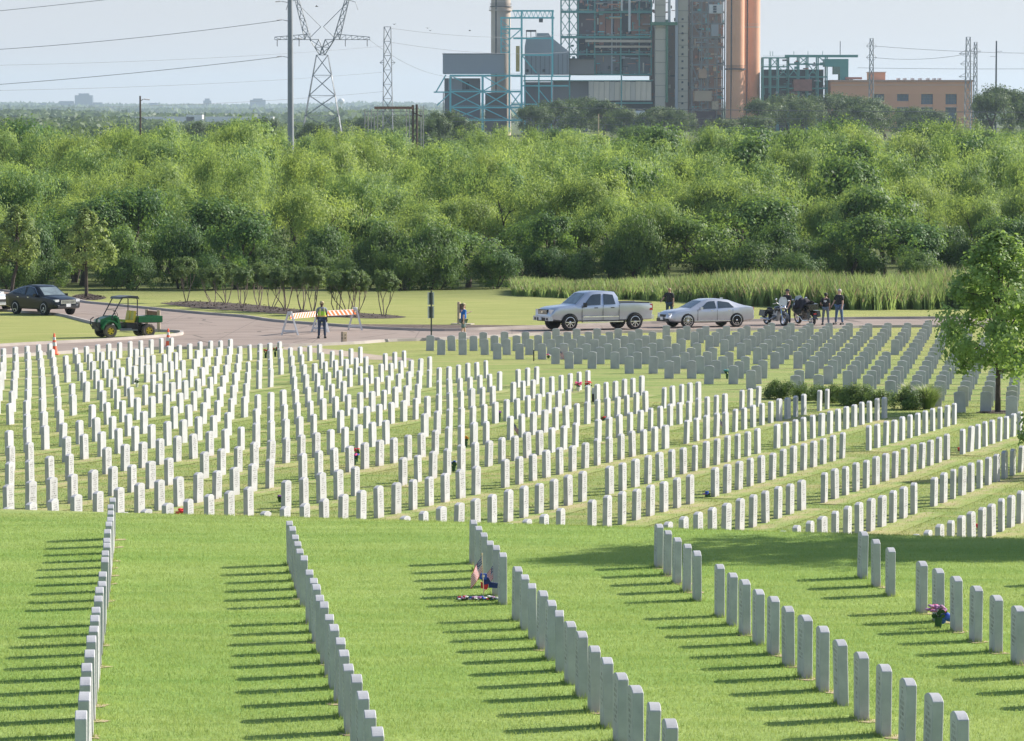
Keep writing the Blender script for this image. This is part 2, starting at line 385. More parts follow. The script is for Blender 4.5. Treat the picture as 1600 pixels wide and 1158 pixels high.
def kerb(name, line, side, lab):
    W = [G(*p, ymin=100) for p in line]; mb = MB(); vs = []; fs = []
    for i, p in enumerate(W):
        d = (W[min(i + 1, len(W) - 1)] - W[max(i - 1, 0)]); d.z = 0; d.normalize(); n = Vector((-d.y, d.x, 0)) * side
        for q, h in ((p, -.05), (p + n * .02, .13), (p + n * .18, .13), (p + n * .22, -.05)):
            vs.append((q.x, q.y, gz(q.x, q.y) + h))
    for i in range(len(W) - 1):
        for k in range(3):
            q = (i * 4 + k, i * 4 + k + 1, i * 4 + 4 + k + 1, i * 4 + 4 + k); fs.append(q if side < 0 else q[::-1])
    mb.add(vs, fs); o = mb.build(name, KERB, kind='structure', label=lab); return o
kerb('kerb', FAR_EDGE, -1, 'concrete kerb along the far side of the road')
kerb('kerb', BRANCH + TIP + ISLE, -1, 'low concrete kerb round the grass island under the green cart')
kerb('kerb', NEAR_EDGE, -1, 'concrete kerb along the near side of the road by the headstones')
MULCH = M('dark bark mulch', (.062, .042, .032), .95, var=.5, scale=6, bump=1., bscale=14)
def mulch(pts, lab):
    o, W = sheet('mulch_bed', smooth_line(pts + pts[:1], 4)[:-1], MULCH, .012, lab)
    # loose chips lying on it
    c = sum((p for p in W), Vector()) / len(W); V = []; F = []
    xs = [p.x for p in W]; yy = [p.y for p in W]
    def inside(x, y):
        r = False; j = len(W) - 1
        for i in range(len(W)):
            if (W[i].y > y) != (W[j].y > y) and x < (W[j].x - W[i].x) * (y - W[i].y) / (W[j].y - W[i].y) + W[i].x: r = not r
            j = i
        return r
    k = 0
    while k < min(2200, int((max(xs) - min(xs)) * (max(yy) - min(yy)) * 25)):
        x = rnd.uniform(min(xs), max(xs)); y = rnd.uniform(min(yy), max(yy)); k += 1
        if not inside(x, y): continue
        z = gz(x, y); a = rnd.uniform(0, 6.3); r = rnd.uniform(.04, .11); n = len(V)
        for t in range(3): V.append((x + r * math.cos(a + t * 2.1), y + r * math.sin(a + t * 2.1), z + rnd.uniform(.01, .10)))
        F.append((n, n + 1, n + 2))
    mb = MB(); mb.add(V, F); mb.build('bark_chips', MULCH, kind='stuff', label='loose dark bark chips strewn over the planting bed')
mulch([(250, 474), (300, 471), (380, 475), (440, 481), (500, 487), (560, 489), (634, 495), (600, 498), (540, 496.5), (430, 490), (380, 486.5), (300, 481)], 'long dark mulch bed under the row of multi-stem trees')
mulch([(112, 463), (135, 460), (166, 465), (150, 469), (122, 468)], 'round dark mulch ring under the young tree by the black car')
o, W = sheet('worn_path', smooth_line([(446, 541), (520, 546), (590, 555), (640, 560), (640, 563), (580, 562), (500, 552), (440, 546)], 3), M('bare worn soil', (.36, .29, .22), .95, var=.25, scale=.8), .004, 'faint bare path worn into the grass beside the white headstones')

# ------------------------------------------------------------------ headstones
def stone_mesh(w_=.35, th=.098, h=.68, rise=.042):
    bm = bmesh.new(); n = 8; pts = [(-w_ / 2, -.12), (w_ / 2, -.12)]
    for i in range(n + 1):
        t = i / n; x = w_ / 2 - w_ * t; pts.append((x, h - rise + rise * (1 - (2 * x / w_) ** 2)))
    f = bm.faces.new([bm.verts.new((x, -th / 2, z)) for x, z in pts])
    r = bmesh.ops.extrude_face_region(bm, geom=[f])
    for v in r['geom']:
        if isinstance(v, bmesh.types.BMVert): v.co.y = th / 2
    bmesh.ops.recalc_face_normals(bm, faces=bm.faces)
    es = [e for e in bm.edges if abs(abs(e.verts[0].co.y) - th / 2) < 1e-5 and e.verts[0].co.y == e.verts[1].co.y and max(v.co.z for v in e.verts) > 0]
    es += [e for e in bm.edges if abs(e.verts[0].co.y - e.verts[1].co.y) > .01 and min(v.co.z for v in e.verts) > h - rise - .001 and abs(e.verts[0].co.x) > w_ / 2 - .001]
    bmesh.ops.bevel(bm, geom=es, offset=.006, segments=1, affect='EDGES')
    me = bpy.data.meshes.new('headstone'); bm.to_mesh(me); bm.free(); me.materials.append(MARBLE)
    return me
SM = [stone_mesh(), stone_mesh(h=.665, rise=.038), stone_mesh(h=.695, rise=.045)]
stones = []     # (x, y, rot, label, size rank)
def ordn(n): return str(n) + ('th' if 10 <= n % 100 <= 20 else {1: 'st', 2: 'nd', 3: 'rd'}.get(n % 10, 'th'))
NEAR = [('first', -6.54, 58.28, .130, -1.264, [(0, 9), (11, 23)]), ('second', -3.34, 53.64, .114, -1.277, [(-3, -1), (0, 5), (7, 20)]),
        ('third', -.59, 53.95, .093, -1.266, [(0, 5), (7, 20)]), ('fourth', 2.19, 53.24, .079, -1.264, [(0, 4), (6, 19)]),
        ('fifth', 5.07, 51.52, .062, -1.329, [(0, 2), (4, 17)]), ('sixth', 7.95, 50.6, .05, -1.30, [(0, 3), (5, 16)])]
NEAR[1] = ('second', -3.34, 53.64, .114, -1.277, [(0, 5), (7, 20)])
for nm, ox, oy, ux, uy, runs in NEAR:
    k = 0
    for a, b in runs:
        for i in range(a, b + 1):
            k += 1
            stones.append((ox + i * ux, oy + i * uy, math.atan2(uy, ux) + math.pi, f'grey-shaded headstone, {ordn(k)} from the hill crest in the {nm} foreground row from left', 'near'))
MID = [(7.31, 64.38, .3182, .9244, [(0, 12)]), (4.93, 64.93, .3286, .9873, [(0, 11), (13, 25)]), (2.27, 64.67, .3305, 1.0074, [(0, 0), (2, 12), (14, 27), (29, 37)]),
       (-.05, 66.36, .3303, .9985, [(0, 3), (5, 12), (14, 26), (29, 40)]), (-2.37, 66.92, .3276, 1.0072, [(0, 12), (14, 27), (29, 42)]),
       (-5.10, 67.82, .3295, 1.0048, [(0, 13), (15, 28), (30, 43), (45, 46)]), (-7.48, 68.66, .3283, .9940, [(0, 6), (8, 12), (15, 28), (30, 43), (45, 47)]),
       (-9.88, 69.80, .3277, .9931, [(-1, 13), (15, 28), (30, 43), (45, 49)]), (-10.66, 75.52, .3279, 1.0096, [(-1, 8), (10, 22), (25, 38), (40, 46)]),
       (-11.53, 81.84, .3306, 1.0338, [(-1, 3), (5, 18), (20, 33), (35, 43)]), (-12.35, 87.88, .3308, 1.0329, [(-1, 1), (3, 13), (15, 28), (30, 36), (38, 40)]),
       (-12.50, 95.62, .3295, 1.0842, [(-4, 6), (8, 21), (23, 35)]), (-13.03, 102.95, .3296, 1.1162, [(-2, 0), (2, 13), (17, 30)]),
       (-13.93, 109.59, .3330, 1.1058, [(-3, 1), (3, 16), (18, 25), (27, 29)]), (-14.73, 115.80, .3297, 1.1304, [(-4, 5), (7, 20), (22, 26)]),
       (-15.68, 122.95, .3351, 1.0933, [(-4, 0), (2, 15), (17, 23)]), (-16.57, 129.50, .3390, 1.0536, [(-4, 10), (12, 20)]),
       (-17.51, 136.54, .3429, 1.0131, [(-4, 5), (7, 8), (10, 16)]), (-18.35, 142.67, .3260, 1.12, [(-5, 0), (2, 11)]), (-19.2, 148.6, .33, 1.1, [(-4, 0)])]
RW = []
for j, (ox, oy, ux, uy, runs) in enumerate(MID):
    k = 0
    for a, b in runs:
        RW.append(((ox + a * ux, oy + a * uy), (ox + b * ux, oy + b * uy)))
        for i in range(a, b + 1):
            k += 1
            stones.append((ox + i * ux, oy + i * uy, math.atan2(uy, ux), f'sunlit headstone, {ordn(k)} from the near end of the {ordn(j + 1)} slanting row from lower right', 'mid'))
GRAY = [(112.35, 14.10, [1500.6, 1540.4, 1580.7], 611)]
GROWS = [(619, [1580.7]), (611, [1500.6, 1540.4, 1582]), (602.4, [1463, 1505, 1544, 1583.5]), (594, [1391, 1431.6, 1468, 1509, 1546.6, 1584.5]),
 (585.5, [1243, 1279.4, 1356.6, 1395, 1433.6, 1471, 1511.4, 1549.4, 1586]), (578, [1174, 1249, 1325, 1362, 1400, 1438, 1476, 1515, 1552]),
 (570.8, [1107.6, 1146, 1182.6, 1294.4, 1331.6, 1368, 1405, 1443.6, 1480, 1520, 1556]), (563, [1045.4, 1081, 1119, 1155, 1191.4, 1265, 1301, 1338, 1374, 1409.6, 1448, 1484, 1522, 1560]),
 (556, [983.4, 1020.6, 1056, 1094, 1129, 1164.4, 1272, 1308, 1343.6, 1380, 1414, 1452, 1488, 1526, 1563]), (549, [889.4, 925, 961, 996, 1032, 1069.6, 1105, 1139.6, 1210.6, 1247, 1280.6, 1315, 1350, 1385, 1418.6, 1457, 1492, 1529]),
 (542.5, [868, 903, 938, 974, 1009.4, 1043.6, 1079.6, 1113.4, 1183.4, 1218.4, 1254, 1287.4, 1321.4, 1355.4, 1423, 1459.6, 1496, 1532]),
 (536, [777, 812, 847, 881, 916, 950, 986, 1020, 1055, 1089, 1158, 1193, 1226.6, 1260, 1293.4, 1327, 1361.4, 1427.4, 1464, 1499, 1535]),
 (529.5, [689.4, 723, 757.6, 792, 827, 861, 895, 929, 963, 997.4, 1031, 1065, 1132, 1167, 1200, 1233, 1266, 1299.6, 1333.4, 1365.6, 1398.4, 1432, 1467, 1502, 1538]),
 (523.8, [672, 706, 740, 773, 807, 841, 874, 908, 942, 976, 1009, 1042.4, 1108.4, 1141, 1175, 1207.4, 1240, 1273, 1306, 1338.4, 1371, 1404, 1435.6, 1470, 1505, 1540]),
 (518, [722.6, 755, 788.6, 821.6, 855, 887, 920, 953, 987.4, 1019.6, 1085, 1118, 1150.4, 1183, 1216, 1247.4, 1279.4, 1311.6, 1343.6, 1376, 1409, 1438.6, 1473, 1508, 1543]),
 (512.8, [869, 901, 933, 965.6, 998.4, 1063, 1094, 1125.6, 1158, 1190, 1222, 1253.4, 1285, 1317, 1349, 1380.4, 1413.6, 1442, 1476, 1511, 1546]),
 (508.5, [1041, 1073, 1103, 1135, 1167, 1198.6, 1229, 1260, 1291, 1322.4, 1353, 1384, 1416, 1446, 1479, 1513, 1548]), (504, [1205, 1236, 1266, 1296, 1327, 1357.4, 1387, 1417.6, 1448, 1480, 1514, 1549]), (499.6, [1450.6, 1478])]
def toppt(px, py, h=.68):
    rx, rz = ray(px, py); lo, hi = 90., 230.
    for _ in range(40):
        m = (lo + hi) / 2
        if CAMZ + rz * m - (gz(rx * m, m) + h) > 0: lo = m
        else: hi = m
    return rx * hi, hi
for j, (py, xs) in enumerate(GROWS):
    for k, px in enumerate(xs):
        x, y = toppt(px, py)
        stones.append((x, y, 0., f'blue-grey headstone, {ordn(k + 1)} from left in the {ordn(j + 1)} cross row back from the shrubs', 'gray'))
stones.sort(key=lambda s: math.hypot(s[0], s[1]))
sv = []; LIM = 300; inview = 0
allV = []; allF = []; allM = 0
for i, (x, y, rz, lab, k) in enumerate(stones):
    m = SM[rnd.choice((0, 0, 1, 2))]; z = gz(x, y)
    jit = .02 if k == 'near' else .035
    rot = Euler((rnd.gauss(0, .012), rnd.gauss(0, .010 if k == 'near' else .020), rz + rnd.gauss(0, jit)))
    vis = abs(x) < .1445 * y + .2 and not (k == 'near' and y < 32.3)
    if inview < LIM:
        if vis: inview += 1
        link('headstone', m, None, (x, y, z - rnd.uniform(0, .02)), rot, label=lab, cat='headstone', group='upright white marble headstones in rows')
    else:
        mw = Matrix.Translation((x, y, z - rnd.uniform(0, .02))) @ rot.to_matrix().to_4x4()
        o0 = len(allV)
        allV += [tuple(mw @ v.co) for v in m.vertices]; allF += [tuple(q + o0 for q in p.vertices) for p in m.polygons]
FM = newmat('weathered white marble'); t_ = FM.node_tree; b_ = nd(t_, 'ShaderNodeBsdfPrincipled'); o_ = nd(t_, 'ShaderNodeOutputMaterial'); lk(t_, b_.outputs[0], o_.inputs[0])
g_ = nd(t_, 'ShaderNodeNewGeometry'); lk(t_, mix(t_, ramp(t_, noise(t_, g_.outputs['Position'], 3, 5), .35, .68), (.395, .40, .415), (.495, .50, .512)), b_.inputs['Base Color']); b_.inputs['Roughness'].default_value = .62
mb = MB(); mb.add(allV, allF); mb.build('headstones', FM, kind='stuff', label='far rows of upright white marble headstones near the road')

# bare soil strip in front of each run of sunlit stones
def soil_mat():
    m = newmat('bare soil strip'); t = m.node_tree; out = nd(t, 'ShaderNodeOutputMaterial'); b = nd(t, 'ShaderNodeBsdfPrincipled'); lk(t, b.outputs[0], out.inputs[0])
    gr = nd(t, 'ShaderNodeGroup'); gr.node_tree = GG; geo = nd(t, 'ShaderNodeNewGeometry')
    uv = nd(t, 'ShaderNodeUVMap'); s = nd(t, 'ShaderNodeSeparateXYZ'); lk(t, uv.outputs[0], s.inputs[0])
    edge = mathn(t, 'SUBTRACT', 1., mathn(t, 'ABSOLUTE', mathn(t, 'SUBTRACT', mathn(t, 'MULTIPLY', s.outputs[0], 2.), 1.)))
    n1 = noise(t, geo.outputs['Position'], 1.1, 5, .65)
    f = ramp(t, mathn(t, 'ADD', mathn(t, 'MULTIPLY', edge, .35), n1), .66, .92)
    c = mix(t, mathn(t, 'MULTIPLY', f, .65), gr.outputs[0], mix(t, noise(t, geo.outputs['Position'], 20, 3), (.33, .25, .15), (.54, .43, .29)))
    lk(t, c, b.inputs['Base Color']); b.inputs['Roughness'].default_value = .95; b.inputs['Specular IOR Level'].default_value = .1
    return m
V = []; F = []; UV = []
for (x0, y0), (x1, y1) in RW:
    L = math.hypot(x1 - x0, y1 - y0); 
    if L < .1: continue
    dx, dy = (x1 - x0) / L, (y1 - y0) / L; nxn, nyn = dy, -dx; n = max(2, int(L / 1.0)); o0 = len(V)
    for i in range(n + 1):
        s_ = -.5 + (L + 1.) * i / n
        for k, q in enumerate((-.16, .22, .62)):
            x = x0 + dx * s_ + nxn * q; y = y0 + dy * s_ + nyn * q; V.append((x, y, gz(x, y) + .012))
    for i in range(n):
        for k in (0, 1):
            F.append((o0 + i * 3 + k, o0 + i * 3 + k + 1, o0 + i * 3 + 4 + k, o0 + i * 3 + 3 + k)); UV += [(k / 2, 0), (k / 2 + .5, 0), (k / 2 + .5, 1), (k / 2, 1)]
mb = MB(); mb.add(V, F); me = mb.mesh('soil_strips', soil_mat())
ul = me.uv_layers.new(name='UVMap'); ul.data.foreach_set('uv', [c for q in UV for c in q])
link('soil_strips', me, kind='stuff', label='tan bare soil and thin grass along the foot of the white headstones')

# ------------------------------------------------------------------ grass blades
def blades(name, n, y0, y1, hgt, wid, lab, power=1.):
    y = y0 + (y1 - y0) * rng.random(n) ** power; hw = .146 * y + .6
    x = (rng.random(n) * 2 - 1) * hw
    yc = 60.8 - .32 * np.clip(x, -14, 12)
    keep = np.where((y > yc + .8) & (y < yc + 5), False, True) if y0 < 60 else (y > yc + 3)
    x, y = x[keep], y[keep]; n = len(x); z = CAMZ - H(x, y)
    a = rng.random(n) * 6.283; h = hgt * (.55 + .75 * rng.random(n)); lean = rng.random((n, 2)) * 2 - 1; w_ = wid * (.7 + .6 * rng.random(n))
    cl = np.sin(x * 7.1 + np.sin(y * 5)) * np.sin(y * 6.3 + x) * .25 + 1; h = h * cl
    P0 = np.stack([x - np.cos(a) * w_ / 2, y - np.sin(a) * w_ / 2, z - .005], -1); P1 = np.stack([x + np.cos(a) * w_ / 2, y + np.sin(a) * w_ / 2, z - .005], -1)
    P2 = np.stack([x + lean[:, 0] * h * .6, y + lean[:, 1] * h * .6, z + h], -1)
    V = np.stack([P0, P1, P2], 1).reshape(-1, 3); F = np.arange(3 * n).reshape(n, 3)
    link(name, npmesh(name, V, F, BLADE, tint=rng.random(n)), kind='stuff', label=lab)
blades('grass', 520000, 29, 63, .032, .0075, 'short mown green lawn grass on the near hill', .9)
# longer untrimmed blades and a little bare soil round the foot of each near stone
tv = []; tf = []; g_ = random.Random(2); sp_ = MB()
for x, y, rz, lab, k in stones:
    if k != 'near': continue
    c_, s_ = math.cos(rz), math.sin(rz)
    for q in range(70):
        u1 = g_.uniform(-.2, .2); v1 = g_.choice((-1, 1)) * g_.uniform(.05, .10)
        if g_.random() < .3: u1, v1 = g_.choice((-1, 1)) * g_.uniform(.175, .23), g_.uniform(-.06, .06)
        bx, by = x + u1 * c_ - v1 * s_, y + u1 * s_ + v1 * c_; bz = gz(bx, by); h = g_.uniform(.03, .085); a = g_.uniform(0, 3.14); w1 = .005; n0 = len(tv)
        tv += [(bx - math.cos(a) * w1, by - math.sin(a) * w1, bz), (bx + math.cos(a) * w1, by + math.sin(a) * w1, bz), (bx + g_.gauss(0, .02), by + g_.gauss(0, .02), bz + h)]; tf.append((n0, n0 + 1, n0 + 2))
    if g_.random() < .6:
        ox_, oy_ = x + g_.uniform(-.05, .05) + .05, y - .16; ring = []
        for q in range(9): a = 6.283 * q / 9; r1 = g_.uniform(.08, .17); px_, py_ = ox_ + math.cos(a) * r1, oy_ + math.sin(a) * r1 * 1.3; ring.append((px_, py_, gz(px_, py_) + .008))
        sp_.add(ring, [tuple(range(9))])
link('grass_tufts', npmesh('grass_tufts', np.array(tv), np.array(tf), BLADE, tint=rng.random(len(tf))), kind='stuff', label='longer grass left standing round the feet of the near headstones')
sp_.build('bare_patches', M('dry bare soil', (.42, .33, .20), .95, var=.3, scale=20), kind='stuff', label='small bare soil patches at the feet of the near headstones')
blades('grass', 170000, 63, 118, .04, .020, 'thinner yellowing lawn grass between the white headstones', .8)

# ------------------------------------------------------------------ trees
BARK = M('dark bark', (.075, .055, .045), .9, var=.35, scale=5, bump=.8, bscale=25)
PALE_BARK = M('pale smooth bark', (.20, .155, .13), .85, var=.3, scale=6, bump=.4)
def leaves_np(centers, rad, per, size, elong=2.2, droop=0., flat=.8, seed=1, tint_c=None, form=.9):
    """leaf-sized quads filling clumps; returns V, F, tint"""
    g = np.random.default_rng(seed); C = np.repeat(np.array(centers, float), per, 0); Rr = np.repeat(np.array(rad, float), per)
    n = len(C); d = g.normal(size=(n, 3)); d /= np.linalg.norm(d, axis=1)[:, None] + 1e-9
    rr = g.random(n) ** .55 * (.8 + .45 * g.random(n)); off = d * rr[:, None] * Rr[:, None]; off[:, 2] *= flat
    P = C + off
    cc = P.mean(0) - np.array([0, 0, .25 * (P[:, 2].max() - P[:, 2].min())]); Dv = (P - cc); Dv /= np.linalg.norm(Dv, axis=1)[:, None] + 1e-9
    nrm = Dv * form + d * .65 + g.normal(size=(n, 3)) * .5 + np.array([0, 0, .15]); nrm /= np.linalg.norm(nrm, axis=1)[:, None]
    ax = g.normal(size=(n, 3)) + np.array([0, 0, -droop]); ax -= nrm * (ax * nrm).sum(1)[:, None]; ax /= np.linalg.norm(ax, axis=1)[:, None] + 1e-9
    bx = np.cross(nrm, ax); L = size * (.6 + .8 * g.random(n))[:, None]; W = L / elong
    V = np.stack([P - ax * L * .5, P + bx * W * .5, P + ax * L * .5, P - bx * W * .5], 1).reshape(-1, 3)
    tc = np.repeat(g.random(len(centers)) if tint_c is None else np.array(tint_c), per)
    tint = np.clip(tc * .6 + g.random(n) * .4, 0, 1)
    return V, np.arange(4 * n).reshape(n, 4), tint
def limb(mb, p, d, r, L, depth, tips, g, spread=.55, up=.15, taper=.62, seg=4, minr=.012):
    pts = [Vector(p)]; rr = [r]; d = Vector(d).normalized()
    for i in range(seg):
        d = (d + Vector((g.gauss(0, .13), g.gauss(0, .13), g.gauss(0, .08) + up * .2))).normalized()
        pts.append(pts[-1] + d * L / seg); rr.append(max(minr, r * (1 - (1 - taper) * (i + 1) / seg)))
    mb.tube(pts, rr, 6 if r > .05 else 4, cap=False)
    if depth == 0: tips.append(pts[-1]); tips.append(pts[-2]); return
    n = g.choice((2, 3)) if depth > 1 else 3
    for k in range(n):
        a = g.uniform(0, 6.283); s = spread * g.uniform(.7, 1.3)
        q = (d + Vector((math.cos(a) * s, math.sin(a) * s, up))).normalized()
        st = pts[-1] if k < 2 else pts[-2]
        limb(mb, st, q, rr[-1] * .8, L * g.uniform(.62, .82), depth - 1, tips, g, spread, up, taper, seg, minr)
def forest_variant(i, kind):
    """returns trunk mesh and crown mesh, about 8 to 9 m tall"""
    g = random.Random(100 + i); mb = MB(); tips = []
    if kind == 'willow':
        for k in range(g.choice((2, 3))):
            a = g.uniform(0, 6.28); limb(mb, (math.cos(a) * .15, math.sin(a) * .15, -.2), (math.cos(a) * .5, math.sin(a) * .5, 1), .25, 2.7, 3, tips, g, .62, .10)
    elif kind == 'oak':
        limb(mb, (0, 0, -.2), (g.gauss(0, .08), g.gauss(0, .08), 1), .27, 2.5, 3, tips, g, .75, .22)
    else:
        for k in range(4):
            a = k * 1.6 + g.random(); limb(mb, (math.cos(a) * .2, math.sin(a) * .2, -.2), (math.cos(a) * .7, math.sin(a) * .7, 1), .09, 1.7, 2, tips, g, .6, .15)
    tr = mb.mesh(kind + '_trunk', BARK, 60)
    cs = []; rs = []
    for t in tips:
        if t.z < .8 and kind != 'bush': continue
        cs.append((t.x + g.gauss(0, .25), t.y + g.gauss(0, .25), t.z + g.gauss(0, .2))); rs.append(g.uniform(.7, 1.5))
    cs = cs[:]; 
    ext = max(math.hypot(c[0], c[1]) for c in cs); top = max(c[2] for c in cs)
    if kind != 'willow':
        for _ in range(26):                                     # outer skirts that fill the sides
            a = g.uniform(0, 6.28); z = g.uniform(.12 if kind == 'bush' else .3, .95) * top; q = ext * math.sqrt(max(.05, 1 - ((z / top - .55) / .55) ** 2)) * g.uniform(.6, 1.05)
            cs.append((q * math.cos(a), q * math.sin(a), z)); rs.append(g.uniform(.6, 1.2))
    else:
        for _ in range(30):
            a = g.uniform(0, 6.28); z = g.uniform(.40, 1.0) * top; q = ext * math.sqrt(max(.05, 1 - ((z / top - .6) / .6) ** 2)) * g.uniform(.5, 1.1)
            cs.append((q * math.cos(a), q * math.sin(a), z)); rs.append(g.uniform(.8, 1.7))
    if kind == 'willow':                                        # open pockets where bare dark limbs show
        for hole in range(3):
            a = g.uniform(0, 6.28) ; hc = Vector((ext * .8 * math.cos(a), ext * .8 * math.sin(a), top * g.uniform(.40, .68)))
            kp = [i_ for i_ in range(len(cs)) if (Vector(cs[i_]) - hc).length > 1.35]; cs = [cs[i_] for i_ in kp]; rs = [rs[i_] for i_ in kp]
    if len(cs) > 95: g.shuffle(cs); cs = cs[:95]; rs = rs[:95]
    per = 210 if kind == 'willow' else 180
    size = {'willow': .26, 'oak': .23, 'bush': .21}[kind]; el = {'willow': 3.6, 'oak': 1.7, 'bush': 2.}[kind]
    V, F, T = leaves_np(cs, rs, per, size, el, 1.1 if kind == 'willow' else .2, .8, 50 + i)
    return tr, (V, F, T), ext, top
WILLOW_LEAF = leaf_mat('feathery light green leaves', (.11, .18, .048), (.42, .52, .14), .42, (.62, .76, .13), .85)
OAK_LEAF = leaf_mat('dark green leaves', (.05, .105, .032), (.24, .36, .09), .38, (.38, .54, .08), .8)
BUSH_LEAF = leaf_mat('dark understorey leaves', (.04, .085, .026), (.19, .29, .075), .36, (.30, .44, .07), .8)
FAR_LEAF = leaf_mat('dull dark oak leaves', (.055, .095, .04), (.15, .21, .075), .34, (.22, .30, .07), .4)
FV = []
for i, kind in enumerate(['willow', 'willow', 'willow', 'willow', 'oak', 'oak', 'oak', 'bush', 'bush']):
    tr, (V, F, T), ext, top = forest_variant(i, kind)
    lm = {'willow': WILLOW_LEAF, 'oak': OAK_LEAF, 'bush': BUSH_LEAF}[kind]
    FV.append((kind, tr, npmesh(kind + '_crown', V, F, lm, T), ext, top))
WIL = [v for v in FV if v[0] == 'willow']; OAK = [v for v in FV if v[0] == 'oak']; BUSH = [v for v in FV if v[0] == 'bush']
FAROAK = []
for v in OAK[:2]:
    m2 = v[2].copy(); m2.materials[0] = FAR_LEAF; FAROAK.append((v[0], v[1], m2, v[3], v[4]))
NAMES = {'willow': 'feathery_tree', 'oak': 'leafy_tree', 'bush': 'thicket_bush'}
def plant(v, x, y, height, wide, label, group, name=None, cat=None):
    kind, tr, cr, ext, top = v; top += .9
    s = height / top; sx = wide / (2 * (ext + .8)) if wide else s
    e = empty(name or NAMES[kind], (x, y, gz(x, y)), rnd.uniform(0, 6.28), label=label, cat=cat or ('bush' if kind == 'bush' else 'tree'), group=group)
    e.scale = (sx, sx, s)
    link('trunk', tr, e); link('crown', cr, e); return e
# ranks of the wood: distance, how many, height, width, kind weights
def where(x, y):
    px = CX + FPX * x / y
    marks = [(30, 'far left edge'), (135, 'black car'), (300, 'mulch bed'), (500, 'barricade'), (700, 'street sign'), (930, 'pickup'), (1097, 'silver sedan'), (1260, 'motorcycles'), (1440, 'reeds on the right'), (1580, 'right edge')]
    return min(marks, key=lambda m: abs(m[0] - px))[1], px
RANKS = [(251, 26, 3.2, 5.0, 'b'), (257, 22, 5.0, 6.2, 'bbo'), (266, 15, 6.6, 8.0, 'ow'), (278, 13, 7.8, 9.4, 'www'), (291, 13, 8.6, 9.8, 'wwwo'), (306, 13, 9.2, 10, 'www'),
         (324, 14, 9.7, 10.4, 'wwww'), (345, 14, 10.2, 10.5, 'wwwo'), (370, 15, 10.8, 11, 'www'), (400, 16, 11.3, 11, 'wwo'), (440, 17, 11.3, 11.5, 'ow'), (490, 18, 10.8, 12, 'oow'), (560, 19, 9.6, 12, 'o'), (650, 20, 8.6, 13, 'o'), (760, 20, 7.6, 14, 'o')]
for ri, (D, n, hh, ww, kinds) in enumerate(RANKS):
    half = .152 * D + 2; cnt = {}
    for k in range(n):
        x = -half + 2 * half * (k + .5 + rnd.uniform(-.35, .35)) / n; y = D + rnd.uniform(-.02, .02) * D
        px = CX + FPX * x / y
        if ri == 0 and px > 830: y += 9
        if ri == 0: y += (px < 300) * 4
        if ri == 1 and px > 830: y += 5
        h = hh * rnd.choice((rnd.uniform(.74, .92), rnd.uniform(.92, 1.16), rnd.uniform(.95, 1.14)))
        if D > 300 and 120 < px < 260 and D < 420: h *= 1.04
        if D > 360 and 1380 < px < 1540 and D < 420: h *= .95
        kd = rnd.choice(kinds)
        if px < 820 and D > 330 and kd == 'o' and rnd.random() < .5: kd = 'w'
        if 430 < px < 690 and D > 300: h *= .93
        if px > 1150 and D > 600: h *= .93
        v = rnd.choice({'w': WIL, 'o': OAK, 'b': BUSH}[kd])
        mk, _ = where(x, y); desc = {'willow': 'feathery light green tree', 'oak': 'dense dark green tree', 'bush': 'low dark green bush'}[v[0]]
        plant(v, x, y, h, ww * rnd.uniform(.8, 1.12), f'{desc}, {ordn(k + 1)} from left in the {ordn(ri + 1)} rank of the wood', 'trees of the wood behind the road')
# dark oaks in front of the power plant
for k, (px, top_, D, ww) in enumerate([(700, 168, 900, 22), (680, 178, 860, 16), (730, 176, 880, 16), (838, 160, 1080, 22), (873, 152, 1100, 26), (905, 147, 1120, 28), (945, 152, 1100, 28), (968, 166, 1080, 20), (1012, 165, 1080, 18), (1040, 163, 1090, 22), (1066, 168, 1080, 18),
        (1180, 178, 950, 20), (1200, 150, 1120, 26), (1235, 143, 1140, 30), (1262, 150, 1120, 24), (1290, 143, 1140, 30), (1325, 141, 1160, 30), (1350, 146, 1150, 34), (1385, 160, 1140, 26), (1420, 164, 1120, 28), (1447, 170, 1100, 24), (1470, 184, 1000, 16), (1345, 158, 1000, 26),
        (1552, 138, 1000, 26), (1578, 128, 1020, 34), (1615, 134, 1010, 34), (590, 176, 1300, 34), (560, 180, 1250, 30), (640, 182, 1250, 30), (700, 182, 1300, 26), (395, 181, 1100, 18), (420, 179, 1100, 18), (490, 186, 900, 18), (340, 188, 1000, 16), (300, 186, 1050, 16), (1120, 182, 980, 20), (1160, 178, 990, 18)]):
    p = AT(px, top_, D); h = p.z - gz(p.x, p.y)
    plant(FAROAK[k % 2], p.x, p.y, max(h, 5), ww * .62, f'far rounded dark oak, {ordn(k + 1)} of those standing round the power station', 'far oaks before the power station', name='far_oak')
